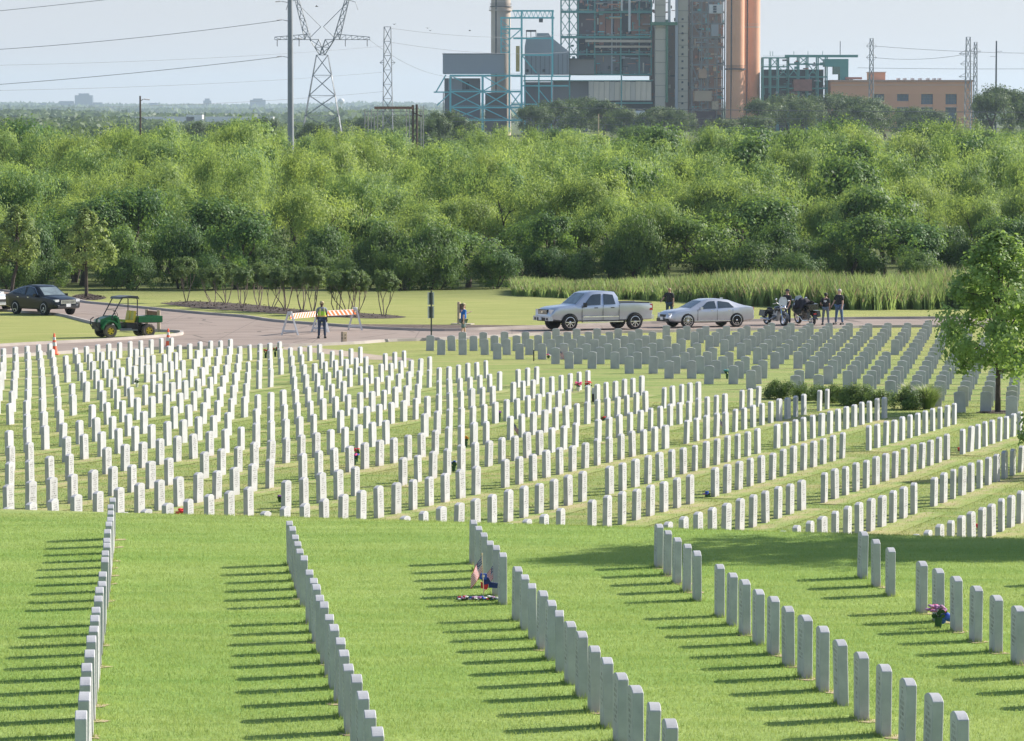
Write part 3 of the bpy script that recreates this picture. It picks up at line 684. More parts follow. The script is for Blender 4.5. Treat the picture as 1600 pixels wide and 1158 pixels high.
# hazy woods of the plain
def far_wood(name, D0, D1, x0, x1, n, hgt, card, lab):
    g = np.random.default_rng(int(D0)); y = g.uniform(D0, D1, n); x = (x0 + (x1 - x0) * g.random(n)) / 1600 * y * 1600 / FPX - y * 800 / FPX
    gap = np.sin(x / (D0 * .012) + np.sin(x / (D0 * .031)) * 2) * .22 + .86
    z = CAMZ - H(x, y) + hgt * gap * g.random(n) ** .8
    nrm = g.normal(size=(n, 3)) + np.array([0, -.5, .6]); nrm /= np.linalg.norm(nrm, axis=1)[:, None]
    ax = g.normal(size=(n, 3)); ax -= nrm * (ax * nrm).sum(1)[:, None]; ax /= np.linalg.norm(ax, axis=1)[:, None]; bx = np.cross(nrm, ax); L = card * (.5 + g.random(n))[:, None]
    P = np.stack([x, y, z], -1)
    V = np.stack([P - ax * L, P + bx * L * .7, P + ax * L, P - bx * L * .7], 1).reshape(-1, 3)
    link(name, npmesh(name, V, np.arange(4 * n).reshape(n, 4), FAR_LEAF, np.clip(np.sin(x / 37) * .2 + g.random(n) * .8, 0, 1)), kind='stuff', label=lab)
far_wood('distant_wood', 850, 1150, -60, 700, 26000, 7, 1.0, 'low green scrub of the plain beyond the wood')
far_wood('distant_wood', 1700, 2400, -60, 760, 22000, 9, 2.2, 'bluish belt of woodland across the plain')
far_wood('distant_wood', 3300, 4600, -60, 1660, 22000, 13, 4.0, 'hazy blue woodland far across the plain')
far_wood('distant_wood', 7000, 8200, -60, 1660, 20000, 15, 8, 'pale blue line of woodland below the skyline')
far_wood('distant_wood', 10600, 11800, -60, 1660, 22000, 16, 11, 'pale blue wooded ridge on the horizon')

# reeds
REED = leaf_mat('reed blades', (.12, .20, .055), (.33, .43, .15), .40, (.48, .60, .16), .0)
TASSEL = leaf_mat('dry grass tassels', (.26, .21, .11), (.42, .36, .21), .3, (.5, .42, .2), .0)
def reeds(n, px0, px1, lab):
    g = np.random.default_rng(5); px = g.uniform(px0, px1, n)
    base = np.interp(px, [790, 870, 1017, 1180, 1337, 1479, 1600], [461, 465, 469, 478, 484, 483, 482])
    yb = np.array([G(a, b, ymin=150).y for a, b in zip(np.linspace(px0, px1, 60), np.interp(np.linspace(px0, px1, 60), [790, 870, 1017, 1180, 1337, 1479, 1600], [461, 465, 469, 478, 484, 483, 482]))])
    yfr = g.random(n) ** 1.3
    y = np.interp(px, np.linspace(px0, px1, 60), yb) + .5 * np.sin(px * .09) + .5 * np.sin(px * .31) + g.normal(size=n) * .35 + yfr * np.interp(px, [790, 1600], [12, 22])
    x = (px - CX) / FPX * y; z = CAMZ - H(x, y)
    h = (.80 + 1.0 * np.clip((px - 900) / 300, 0, .35) + .62 * np.clip((px - 950) / 450, 0, 1)) * (.5 + .7 * g.random(n) ** 1.5) * (1 + .15 * np.sin(x * 2.3 + np.sin(y * 2)) * np.sin(y * 1.1 + x * .4) + .12 * np.sin(x * .43 + 1)) * (.75 + .25 * np.clip(yfr * 5, 0, 1))
    a = g.random(n) * 6.28; w_ = .045 * (.6 + .8 * g.random(n)); ln = (g.random((n, 2)) - .5) * .75 + np.stack([np.sin(x * 1.9 + y * 2) * .10, np.cos(x * 1.3) * .08], -1); c, s = np.cos(a) * w_, np.sin(a) * w_
    P0 = np.stack([x - c, y - s, z], -1); P1 = np.stack([x + c, y + s, z], -1)
    m0 = np.stack([x + ln[:, 0] * h * .4 + c * .8, y + ln[:, 1] * h * .4 + s * .8, z + h * .6], -1); m1 = np.stack([x + ln[:, 0] * h * .4 - c * .8, y + ln[:, 1] * h * .4 - s * .8, z + h * .6], -1)
    q = np.stack([x + ln[:, 0] * h, y + ln[:, 1] * h, z + h], -1)
    V = np.stack([P0, P1, m0, q, m1], 1).reshape(-1, 3); i = np.arange(n)[:, None] * 5
    F = np.concatenate([i + np.array([[0, 1, 2, 4]]), i + np.array([[4, 2, 3, 3]])])[:, :]
    F1 = (i + np.array([[0, 1, 2]])); F2 = (i + np.array([[0, 2, 4]])); F3 = (i + np.array([[4, 2, 3]]))
    F = np.concatenate([F1, F2, F3]); T = np.tile(np.clip(g.random(n) * .7 + .3 * np.sin(x * .9), 0, 1), 3)
    mi = np.tile((g.random(n) < .22).astype(int), 3); mi[:2 * n] = 0
    link('reeds', npmesh('reeds', V, F, [REED, TASSEL], T, mi), kind='stuff', label=lab)
reeds(85000, 800, 1680, 'tall green reeds and wild grass between the lawn and the wood')

# planted trees
YOUNG_LEAF = leaf_mat('young tree leaves', (.11, .17, .05), (.34, .42, .14), .42, (.48, .58, .12), .2, .1)
MYRTLE_LEAF = leaf_mat('crape myrtle leaves', (.06, .11, .035), (.20, .28, .09), .38, (.30, .40, .09), .35)
MAPLE_LEAF = leaf_mat('broad glossy leaves', (.08, .165, .045), (.33, .46, .14), .44, (.50, .70, .11), .0, .3)
SHRUB_LEAF = leaf_mat('clipped shrub leaves', (.055, .105, .03), (.22, .30, .09), .34, (.32, .44, .08), .4)
def street_tree(name, base, height, cw, clear, per, size, leafm, label, cat='tree', seed=1, group=None, bark=BARK, tr_r=.09, nc=46, lean=(0, 0), el=1.6, vase=.5, ry=0):
    g = random.Random(seed); e = empty(name, base, ry, label=label, cat=cat, group=group); mb = MB()
    fork = Vector((lean[0], lean[1], clear))
    mb.tube([(0, 0, -.2), (lean[0] * .4, lean[1] * .4, clear * .5), fork, (lean[0] * 1.2, lean[1] * 1.2, clear + (height - clear) * .6)], [tr_r * 1.15, tr_r, tr_r * .85, tr_r * .25], 8)
    cs = []; rs = []
    for k in range(nc):
        t = (k + .5) / nc; z = clear * .98 + (height - clear) * (.04 + .92 * t)
        prof = math.sin(math.pi * min(1, (.16 + .84 * t)) ** .8) ** .7 if vase else 1
        q = cw / 2 * prof * g.uniform(.35, 1.0); a = k * 2.4 + g.random() * .7
        c = Vector((fork.x + q * math.cos(a), fork.y + q * math.sin(a), z)); cs.append(tuple(c)); rs.append(g.uniform(.30, .55) * cw / 3.2 * (1.1 - .4 * t))
        if k % 2 == 0: mb.tube([(fork.x, fork.y, clear + (z - clear) * .45), tuple((c + Vector((fork.x, fork.y, z))) / 2 - Vector((0, 0, .15))), tuple(c)], [tr_r * .38, tr_r * .22, tr_r * .08], 5, cap=False)
    mb.build('trunk', bark, e, smooth=60)
    V, F, T = leaves_np(cs, rs, per, size, el, .6, .85, seed)
    link('crown', npmesh('crown', V, F, leafm, T), e); return e
b = G(17, 458, ymin=150); street_tree('young_tree', b, 6.0, 3.6, 1.9, 110, .21, YOUNG_LEAF, 'young leafy tree with a leaning trunk at the far left edge', seed=3, lean=(.45, 0), tr_r=.11)
b = G(135, 465, ymin=150); street_tree('young_tree', b, 5.9, 3.7, 1.9, 110, .21, YOUNG_LEAF, 'young tree with round pale crown in a mulch ring by the black car', seed=4, tr_r=.11)
b = GM(1559, 645); street_tree('maple_tree', b, 5.75, 3.9, 1.22, 250, .125, MAPLE_LEAF, 'leafy dark green tree standing among the grey headstones at right', seed=8, tr_r=.085, nc=64, el=1.35)
mb = MB(); mb.lathe([(0, .03), (.5, .05), (.75, -.02)], 18, (b.x, b.y, b.z)); mb.build('mulch_ring', MULCH, kind='structure', label='dark mulch ring at the foot of the tree at right')
b = GM(1648, 745); street_tree('young_tree', b, 2.6, 2.1, .7, 200, .10, MAPLE_LEAF, 'leafy branch ends of a small tree reaching in at the right edge', seed=15, tr_r=.05, nc=34, el=1.35)
# a tree just outside the right edge whose shade lies along the crest
for x_, y_, h_, w_, cl_, sd_, lb_ in ((13.9, 59.2, 6.4, 5.0, 2.0, 21, 'low broad shade tree just beyond the right edge by the crest'), (15.4, 61.6, 11.4, 6.4, 5.6, 22, 'tallest shade tree beyond the right edge, its shadow reaching far left along the crest'),
                                   (20.9, 63.2, 11.2, 7.4, 4.4, 23, 'farther tall shade tree beyond the right edge')):
    street_tree('shade_tree', (x_, y_, gz(x_, y_)), h_, w_, cl_, 150, .22, MAPLE_LEAF, lb_, seed=sd_, tr_r=.17, nc=60)
def myrtle_proto(seed):
    g = random.Random(seed); mb = MB(); tips = []
    for k in range(g.choice((3, 4, 4))):
        a = k * 1.7 + g.random(); dx, dy = math.cos(a) * .3, math.sin(a) * .3
        limb(mb, (dx * .3, dy * .3, -.1), (dx, dy, 1), .05, 1.5, 2, tips, g, .36, .42, .7, 4, .01)
    tr = mb.mesh('trunk', PALE_BARK, 60)
    cs = [(t.x, t.y, t.z + g.uniform(-.1, .2)) for t in tips]; rs = [g.uniform(.16, .34) for _ in cs]; tz = max(t.z for t in tips)
    for _ in range(34):
        a = g.uniform(0, 6.28); q = 1.0 * math.sqrt(g.random()); cs.append((q * math.cos(a), q * math.sin(a), tz * g.uniform(.62, 1.04) - .15 * q)); rs.append(g.uniform(.14, .34))
    V, F, T = leaves_np(cs, rs, 70, .15, 2., .2, .9, seed)
    return tr, npmesh('crown', V, F, MYRTLE_LEAF, T), max(t.z for t in tips) + .3
MY = [myrtle_proto(s) for s in (31, 32, 33, 34)]
for k, (px, py, h) in enumerate([(290, 473, 3.3), (333, 478, 2.8), (352, 476, 3.0), (378, 482, 2.9), (404, 480, 3.1), (424, 484, 3.0), (445, 486, 3.2), (472, 487, 3.0), (490, 489, 3.1), (526, 491, 2.9), (542, 492, 3.0), (558, 491, 2.8), (600, 494, 3.0)]):
    p = G(px, py, ymin=150); tr, cr, top = MY[k % 4]; s = h / top * .88
    e = empty('crape_myrtle', p, rnd.uniform(0, 6.28), label=f'multi-stemmed small tree, {ordn(k + 1)} from left in the row beside the road', cat='tree', group='multi-stemmed trees in the mulch bed')
    e.scale = (s, s, s); link('trunk', tr, e); link('crown', cr, e)
def shrub_mesh(seed, plume=False):
    g = random.Random(seed); cs = []; rs = []
    for _ in range(34):
        a = g.uniform(0, 6.28); t = g.random(); q = .42 * math.sqrt(g.random()); cs.append((q * math.cos(a), q * math.sin(a), .1 + .42 * t * math.sqrt(max(0, 1 - (q / .55) ** 2)))); rs.append(.17)
    V, F, T = leaves_np(cs, rs, 210, .042, 1.6, 0, .9, seed); return npmesh('foliage', V, F, SHRUB_LEAF, T)
SHR = [shrub_mesh(s) for s in (41, 42, 43)]
for k, (px, py, w_, h) in enumerate([(1220, 623, 1.25, .72), (1260, 625, 1.2, .66), (1294, 629, 1.1, .66), (1332, 633, 1.4, .80), (1373, 635, 1.15, .66), (1415, 640, 1.1, .74)]):
    p = GM(px, py); e = empty('round_shrub', p, rnd.uniform(0, 6), label=f'rounded clipped dark shrub, {ordn(k + 1)} from left in the short hedge among the headstones', cat='shrub', group='clipped shrubs in a short hedge')
    e.scale = (w_, w_, h * 1.6); link('foliage', SHR[k % 3], e)
    mb = MB(); 
    for q in range(4): mb.tube([(0, 0, -.05), (math.cos(q * 1.6) * .2, math.sin(q * 1.6) * .2, .35)], [.02, .01], 5)
    mb.build('stem', BARK, e)
def tussock(px, py, hgt, wid, n, mat2, lab):
    p = GM(px, py); g = np.random.default_rng(px); a = g.random(n) * 6.28; q = g.random(n) * wid; h = hgt * (.5 + .5 * g.random(n))
    x = np.cos(a) * q * .25; y = np.sin(a) * q * .25; c, s = np.cos(a + 1.5) * .009, np.sin(a + 1.5) * .009; z0 = np.zeros(n)
    mx, my = x + np.cos(a) * q * .4, y + np.sin(a) * q * .4; tx, ty = x + np.cos(a) * q, y + np.sin(a) * q
    V = np.stack([np.stack([x - c, y - s, z0], -1), np.stack([x + c, y + s, z0], -1), np.stack([mx + c, my + s, h * .75], -1), np.stack([tx, ty, h], -1), np.stack([mx - c, my - s, h * .75], -1)], 1).reshape(-1, 3)
    i = np.arange(n)[:, None] * 5; F = np.concatenate([i + np.array([[0, 1, 2]]), i + np.array([[0, 2, 4]]), i + np.array([[4, 2, 3]])])
    e = link('ornamental_grass', npmesh('ornamental_grass', V, F, [REED, mat2], np.tile(g.random(n), 3), np.concatenate([np.zeros(2 * n), (g.random(n) < .3)]).astype(int)), None, p, label=lab, cat='grass')
PLUME = M('pale plumes', (.62, .58, .50), .9)
tussock(1450, 639, .82, .62, 1500, PLUME, 'tall clump of ornamental grass with pale plumes right of the shrubs')
tussock(1424, 625, .62, .5, 900, PLUME, 'smaller pale plumed grass clump behind the rightmost shrub')

# ------------------------------------------------------------------ vehicles (local frame: +X forward, wheels on z = 0)
GLASS = M('tinted car glass', (.035, .05, .065), .06, var=.1, spec=.9)
CLEAR = M('grey windscreen glass', (.16, .20, .21), .08, var=.4, scale=1.5, spec=.9)
TYRE = M('tyre rubber', (.022, .022, .023), .85, var=.2); CHROME = M('bright chrome', (.75, .76, .78), .18, 1.); ALLOY = M('alloy wheel metal', (.62, .63, .65), .3, .8)
BLACKP = M('black plastic', (.02, .02, .022), .55); LAMP = M('clear lamp glass', (.75, .77, .80), .12, spec=.8); REDL = M('red lamp glass', (.55, .02, .03), .2, spec=.8)
PLATE = M('white number plate', (.75, .77, .78), .4); WELL = M('wheel well shadowed plastic', (.012, .012, .012), .9)
def carpaint(name, col, metal=.35):
    m = newmat(name); t = m.node_tree; out = nd(t, 'ShaderNodeOutputMaterial'); b = nd(t, 'ShaderNodeBsdfPrincipled'); lk(t, b.outputs[0], out.inputs[0])
    tc = nd(t, 'ShaderNodeTexCoord'); c = mix(t, ramp(t, noise(t, tc.outputs['Object'], 1.6, 5), .35, .75), col, tuple(v * .88 for v in col))
    s = nd(t, 'ShaderNodeSeparateXYZ'); lk(t, tc.outputs['Object'], s.inputs[0])
    dr = mathn(t, 'MULTIPLY', ramp(t, s.outputs[2], .30, .62, (1, 1, 1, 1), (0, 0, 0, 1)), noise(t, tc.outputs['Object'], 5, 4))
    c = mix(t, mathn(t, 'MULTIPLY', dr, .45 if col[0] > .1 else .06), c, (.28, .24, .20))
    lk(t, c, b.inputs['Base Color']); b.inputs['Metallic'].default_value = metal; b.inputs['Roughness'].default_value = .30
    b.inputs['Coat Weight'].default_value = .5 if col[0] > .1 else .2; b.inputs['Specular IOR Level'].default_value = .5 if col[0] > .1 else .3; b.inputs['Coat Roughness'].default_value = .08; return m
class Loft:
    """car body from stations (x, z_bottom, z_belt, z_top, half width sill, belt, roof)"""
    def __init__(s, st): s.st = st
    def at(s, x):
        st = s.st
        for a, b in zip(st, st[1:]):
            if a[0] <= x <= b[0]:
                t = (x - a[0]) / (b[0] - a[0]); return [p + (q - p) * t for p, q in zip(a, b)]
        return list(st[0] if x < st[0][0] else st[-1])
    def side(s, x, t, off=0.):
        q = s.at(x); zb, zt = q[2], q[3] - .05; return Vector((x, (q[5] + (q[6] - q[5]) * t) + off, zb + (zt - zb) * t))
    def top(s, x, v, off=0.):
        q = s.at(x); return Vector((x, v * q[6] * .93, q[3] + off - .012 * v * v))
    def body(s, paint, parent, name='body'):
        V = []; F = []; n = None
        for x, zb, zl, zt, ws, wb, wr in s.st:
            zt2 = max(zt, zl + .02)
            half = [(.0, zb), (ws * .9, zb), (ws, zb + .06), (ws + .012, zb + (zl - zb) * .45), (wb + .018, zl - (zl - zb) * .22), (wb, zl), (wr + (wb - wr) * .06, zt2 - .06), (wr * .93, zt2 - .012), (wr * .5, zt2 + .004), (0, zt2 + .006)]
            ring = half + [(-a, b) for a, b in half[-2:0:-1]]; n = len(ring); V += [(x, a, b) for a, b in ring]
        k = len(s.st)
        for i in range(k - 1):
            for j in range(n): F.append((i * n + j, (i + 1) * n + j, (i + 1) * n + (j + 1) % n, i * n + (j + 1) % n))
        F += [tuple(range(n)), tuple(range((k - 1) * n, k * n))[::-1]]
        mb = MB(); mb.add(V, F); return mb.build(name, paint, parent, smooth=38)
    def patch(s, poly, mat, parent, name, off=.008, both=True, side=1):
        # the outline is cut into upright strips so that the pane follows the curve of the body
        x0 = min(p[0] for p in poly) + .001; x1 = max(p[0] for p in poly) - .001; n = 9; cols = []
        for k in range(n + 1):
            x = x0 + (x1 - x0) * k / n; ts = []
            for (xa, ta), (xb, tb) in zip(poly, poly[1:] + poly[:1]):
                if min(xa, xb) <= x <= max(xa, xb) and abs(xa - xb) > 1e-6: ts.append(ta + (tb - ta) * (x - xa) / (xb - xa))
            cols.append((x, min(ts), max(ts)))
        for sg in ((1, -1) if both else (side,)):
            mb = MB(); V = []; F = []
            for x, a, b in cols:
                for t in (a, (a + b) / 2, b):
                    p = s.side(x, t, off + .018 + .012 * t); V.append((p.x, p.y * sg, p.z))
            m3 = len(V); V += [(a, b - sg * .05, c) for a, b, c in V]
            for k in range(n):
                for j in (0, 1):
                    q = (k * 3 + j, k * 3 + j + 1, k * 3 + 4 + j, k * 3 + 3 + j); F.append(q if sg > 0 else q[::-1])
                F.append((k * 3, k * 3 + 3, m3 + k * 3 + 3, m3 + k * 3)); F.append((k * 3 + 2, m3 + k * 3 + 2, m3 + k * 3 + 5, k * 3 + 5))
            mb.add(V, F); mb.build(name, mat, parent)
    def screen(s, xa, xb, w0, w1, mat, parent, name, off=.012, n=6):
        mb = MB(); V = []; F = []
        for i in range(2):
            x = (xa, xb)[i]; ww = (w0, w1)[i]
            for k in range(n + 1): p = s.top(x, (2 * k / n - 1) * ww, off); V.append(tuple(p))
        for k in range(n): F.append((k, k + 1, n + 2 + k, n + 1 + k))
        mb.add(V, F); mb.add([(a, b, c - .02) for a, b, c in V], [f[::-1] for f in F]); mb.build(name, mat, parent, smooth=40)
def wheel(parent, x, y, r, wdt, spokes, rimr=.62, rimmat=None, tyremat=None, sw=.16):
    sg = 1 if y > 0 else -1; e = link('wheel', None, parent, (x, y, r))
    mb = MB(); h = wdt / 2
    prof = [(r * .55, -h * .9), (r * .9, -h), (r * .985, -h * .8), (r, -h * .35), (r, h * .35), (r * .985, h * .8), (r * .9, h), (r * rimr, h * .88), (r * rimr, h * .3)]
    if sg > 0: mb.lathe(prof, 26, axis='Y')
    else: mb.lathe([(a, -b) for a, b in prof], 26, axis='Y')
    # tread blocks
    for k in range(26):
        a = 2 * math.pi * k / 26; mb.box((math.cos(a) * r * .995, 0, math.sin(a) * r * .995), (.02, wdt * .86, r * .12), Matrix.Rotation(-a, 3, 'Y'))
    mb.build('tyre', tyremat or TYRE, e, smooth=40)
    mb = MB(); rr = r * rimr; f = h * .8
    mb.lathe([(rr, sg * h * .9), (rr * .93, sg * h * .92), (rr * .9, sg * h * .4), (rr * .9, sg * h * .1), (0.001, sg * h * .1)], 26, axis='Y', mi=1)
    mb.lathe([(rr, sg * h * .2), (rr * 1.01, sg * h * .93), (rr * .93, sg * h * .95), (rr * .91, sg * h * .5)], 26, axis='Y')
    mb.lathe([(rr * .22, sg * h * .2), (rr * .22, sg * f), (.001, sg * (f + .01))], 12, axis='Y')
    for k in range(spokes):
        a = 2 * math.pi * k / spokes; mb.box((math.cos(a) * rr * .55, sg * f * .82, math.sin(a) * rr * .55), (rr * .84, h * .16, rr * sw), Matrix.Rotation(-a, 3, 'Y'), taper=1)
    mb.build('rim', [rimmat or ALLOY, WELL], e, smooth=40)
def arches(L, xs, r, parent, y0, col=None):
    for x in xs:
        for sg in (1, -1):
            q = L.at(x); yy = (q[5] + .020) * sg; mb = MB(); n = 18; P = [(x + r * math.cos(math.pi * k / n), r * math.sin(math.pi * k / n) * 1.0 + y0) for k in range(n + 1)]
            P += [(x - r, q[1] - .02), (x + r, q[1] - .02)][::1]
            mb.prism([(a, max(b, q[1] - .02)) for a, b in P[:n + 1]] + [(x - r, q[1] - .02), (x + r, q[1] - .02)], min(yy, yy - sg * .25), max(yy, yy - sg * .25), plane='XZ')
            mb.build('wheel_arch', WELL, parent)
def bit(parent, name, c, d, mat, rot=None, bev=0., taper=1.):
    mb = MB(); mb.box(c, d, rot, taper=taper); return mb.build(name, mat, parent)
def mirror_bits(parent, name, c, d, mat, rot=None):
    for sg in (1, -1): bit(parent, name, (c[0], c[1] * sg, c[2]), d, mat, rot)
def place(e, wheelpt, local, yaw):
    """put the vehicle so that its wheel at local (x, y) touches the ground at wheelpt"""
    v = Matrix.Rotation(yaw, 3, 'Z') @ Vector((local[0], local[1], 0)); x, y = wheelpt.x - v.x, wheelpt.y - v.y
    e.location = (x, y, gz(x, y) + .012); sl = (gz(x, y - 1) - gz(x, y + 1)) / -2
    n = Vector((0, -sl, 1)).normalized(); q = Vector((0, 0, 1)).rotation_difference(n) @ Euler((0, 0, yaw)).to_quaternion(); e.rotation_euler = q.to_euler()

# silver pickup, nose to the left and slightly towards the viewer
e = empty('pickup_truck', (0, 0, 0), label='silver four-door pickup truck parked on the road, nose to the left', cat='pickup truck')
SILV = carpaint('silver truck paint', (.52, .57, .65), .72); P = [
 (-2.85, .62, 1.10, 1.12, .90, .94, .90), (-2.80, .50, 1.30, 1.315, .93, .98, .93), (-2.0, .46, 1.32, 1.335, .95, 1.0, .95), (-1.02, .46, 1.33, 1.345, .95, 1.0, .95), (-.96, .46, 1.30, 1.33, .95, 1.0, .93),
 (-.93, .44, 1.27, 1.70, .95, 1.0, .80), (-.80, .44, 1.26, 1.91, .95, 1.0, .74), (-.2, .44, 1.25, 1.955, .95, 1.0, .74), (.45, .44, 1.23, 1.94, .95, 1.0, .73), (.75, .44, 1.22, 1.86, .95, 1.0, .72), (1.42, .44, 1.20, 1.30, .95, 1.0, .86),
 (1.5, .44, 1.18, 1.27, .95, .99, .88), (2.3, .46, 1.12, 1.20, .94, .98, .84), (2.62, .50, 1.04, 1.12, .93, .96, .80), (2.80, .52, .86, 1.0, .88, .90, .74), (2.88, .56, .70, .78, .80, .80, .70)]
L = Loft(P); L.body(SILV, e)
L.patch([(-.72, .06), (-.70, .82), (-.08, .86), (-.06, .04)], GLASS, e, 'window'); L.patch([(.03, .04), (.02, .86), (.52, .84), (.98, .30), (1.00, .05)], GLASS, e, 'window')
L.screen(.78, 1.40, .84, .93, CLEAR, e, 'windscreen')
bit(e, 'bed_liner', (-1.9, 0, 1.30), (1.68, 1.62, .12), BLACKP); mirror_bits(e, 'bed_rail', (-1.9, .93, 1.36), (1.78, .09, .035), BLACKP)
arches(L, (1.83, -1.84), .445, e, .41)
for x in (1.83, -1.84):
    for y in (.905, -.905): wheel(e, x, y, .41, .27, 8, .66, CHROME)
bit(e, 'grille', (2.82, 0, .90), (.10, 1.02, .30), BLACKP); [bit(e, 'grille_bar', (2.875, 0, z), (.03, .98, .02), CHROME) for z in (.82, .88, .94, 1.0)]
bit(e, 'bonnet_badge', (2.895, 0, .93), (.02, .16, .09), CHROME)
mirror_bits(e, 'headlight', (2.66, .74, .92), (.34, .26, .26), LAMP, Matrix.Rotation(.0, 3, 'Z'))
bit(e, 'bumper', (2.84, 0, .60), (.22, 1.80, .22), SILV); bit(e, 'lower_grille', (2.90, 0, .56), (.14, .85, .17), BLACKP); bit(e, 'number_plate', (2.985, -.05, .60), (.01, .31, .16), PLATE)
mirror_bits(e, 'fog_lamp', (2.955, .66, .58), (.03, .13, .12), BLACKP)
bit(e, 'rear_bumper', (-2.88, 0, .62), (.16, 1.84, .20), CHROME); mirror_bits(e, 'tail_light', (-2.76, .955, 1.12), (.17, .07, .32), REDL)
mirror_bits(e, 'side_step', (0, .99, .42), (2.3, .12, .05), CHROME); mirror_bits(e, 'wing_mirror', (1.05, 1.12, 1.27), (.12, .20, .22), BLACKP)
for x in (-.55, .38): mirror_bits(e, 'door_handle', (x, 1.025, 1.12), (.19, .03, .045), BLACKP)
for x in (-.93, -.02, 1.16): mirror_bits(e, 'door_seam', (x, 1.008, .88), (.014, .02, .74), WELL)
mirror_bits(e, 'door_moulding', (.1, 1.022, .68), (2.0, .02, .06), CHROME)
place(e, G(889, 517, ymin=150), (1.83, .87), math.pi + R(26))

# silver saloon
e = empty('saloon_car', (0, 0, 0), label='silver saloon car with large bright wheels parked behind the pickup', cat='car')
SIL2 = carpaint('silver saloon paint', (.58, .60, .65), .6); P = [
 (-2.42, .50, .84, .90, .78, .80, .70), (-2.34, .36, 1.00, 1.04, .86, .88, .74), (-1.95, .30, 1.02, 1.10, .89, .90, .74), (-1.60, .27, 1.00, 1.20, .90, .91, .66), (-1.05, .25, .97, 1.39, .90, .91, .60), (-.45, .24, .95, 1.455, .90, .91, .60),
 (.10, .24, .93, 1.44, .90, .91, .61), (.42, .24, .92, 1.36, .90, .91, .63), (1.18, .25, .90, .97, .90, .90, .76), (1.4, .26, .86, .93, .90, .89, .76), (2.0, .27, .78, .86, .88, .86, .70), (2.28, .30, .68, .76, .80, .78, .62), (2.40, .36, .55, .60, .66, .62, .54)]
L = Loft(P); L.body(SIL2, e)
L.patch([(-1.22, .1), (-1.0, .78), (-.32, .86), (-.30, .06)], GLASS, e, 'window'); L.patch([(-.2, .06), (-.2, .86), (.22, .84), (.80, .10)], GLASS, e, 'window')
L.screen(.46, 1.15, .86, .94, GLASS, e, 'windscreen'); L.screen(-1.62, -1.08, .9, .86, GLASS, e, 'rear_window')
arches(L, (1.42, -1.38), .375, e, .345)
for x in (1.42, -1.38):
    for y in (.835, -.835): wheel(e, x, y, .35, .235, 12, .74, CHROME, sw=.09)
bit(e, 'grille', (2.36, 0, .60), (.10, .62, .13), BLACKP); bit(e, 'bumper', (2.38, 0, .38), (.12, 1.3, .16), BLACKP); bit(e, 'number_plate', (2.45, -.05, .47), (.012, .31, .15), PLATE)
mirror_bits(e, 'headlight', (2.17, .60, .68), (.34, .26, .12), LAMP); mirror_bits(e, 'fog_lamp', (2.30, .58, .40), (.12, .2, .10), CHROME)
mirror_bits(e, 'tail_light', (-2.26, .76, .93), (.26, .20, .14), REDL); bit(e, 'rear_bumper', (-2.40, 0, .50), (.12, 1.5, .18), SIL2)
mirror_bits(e, 'wing_mirror', (.72, 1.0, .98), (.13, .2, .13), SIL2); mirror_bits(e, 'side_trim', (0, .915, .33), (2.2, .03, .03), CHROME)
for x in (-.95, .05): mirror_bits(e, 'door_handle', (x, .925, .86), (.17, .025, .03), CHROME)
for x in (-1.15, -.25, .86): mirror_bits(e, 'door_seam', (x, .918, .62), (.012, .02, .56), WELL)
bit(e, 'roof_aerial', (-.95, 0, 1.45), (.16, .04, .07), SIL2)
place(e, G(1073.5, 512.3, ymin=150), (1.42, .80), math.pi + R(24))

# black crossover
e = empty('crossover_car', (0, 0, 0), label='black five-door crossover car stopped on the road at far left', cat='car')
BLK = carpaint('black car paint', (.004, .005, .008), .0); P = [
 (-2.45, .55, .95, 1.0, .82, .84, .72), (-2.36, .42, 1.12, 1.18, .90, .92, .74), (-1.95, .36, 1.16, 1.36, .93, .94, .70), (-1.2, .32, 1.12, 1.56, .94, .95, .66), (-.5, .31, 1.08, 1.66, .94, .95, .66), (.1, .31, 1.05, 1.65, .94, .95, .67),
 (.45, .31, 1.04, 1.55, .94, .95, .69), (1.22, .32, 1.01, 1.09, .94, .94, .80), (1.45, .33, .98, 1.06, .94, .93, .80), (2.1, .35, .90, .98, .92, .90, .74), (2.36, .38, .80, .88, .86, .84, .70), (2.46, .42, .62, .68, .76, .74, .66)]
L = Loft(P); L.body(BLK, e)
L.patch([(-1.75, .3), (-1.25, .82), (-.42, .88), (-.40, .06)], GLASS, e, 'window'); L.patch([(-.30, .06), (-.30, .88), (.20, .86), (.86, .10)], GLASS, e, 'window')
for sg in (1, -1):
    mb = MB(); mb.tube([(p.x, (p.y) * sg, p.z) for p in (L.side(x, t, .02) for x, t in ((-1.85, .28), (-1.25, .90), (-.4, .95), (.25, .93), (.95, .10)))], .014, 4); mb.build('window_trim', CHROME, e)
L.screen(.49, 1.19, .86, .94, CLEAR, e, 'windscreen')
arches(L, (1.43, -1.37), .405, e, .38)
for x in (1.43, -1.37):
    for y in (.855, -.855): wheel(e, x, y, .385, .25, 5, .68, ALLOY, sw=.24)
bit(e, 'grille', (2.42, 0, .74), (.12, .98, .20), CHROME); [bit(e, 'grille_slot', (2.485, 0, z), (.02, .86, .022), BLACKP) for z in (.69, .74, .79)]
mirror_bits(e, 'headlight', (2.24, .70, .82), (.36, .26, .13), LAMP); bit(e, 'number_plate', (2.51, 0, .56), (.012, .31, .17), PLATE); bit(e, 'bumper', (2.46, 0, .48), (.10, 1.4, .14), BLACKP)
mirror_bits(e, 'fog_lamp', (2.42, .62, .54), (.08, .12, .08), LAMP); mirror_bits(e, 'wing_mirror', (.76, 1.04, 1.10), (.14, .2, .15), BLK)
for x in (-1.05, -.05): mirror_bits(e, 'door_handle', (x, .975, .98), (.18, .03, .03), CHROME)
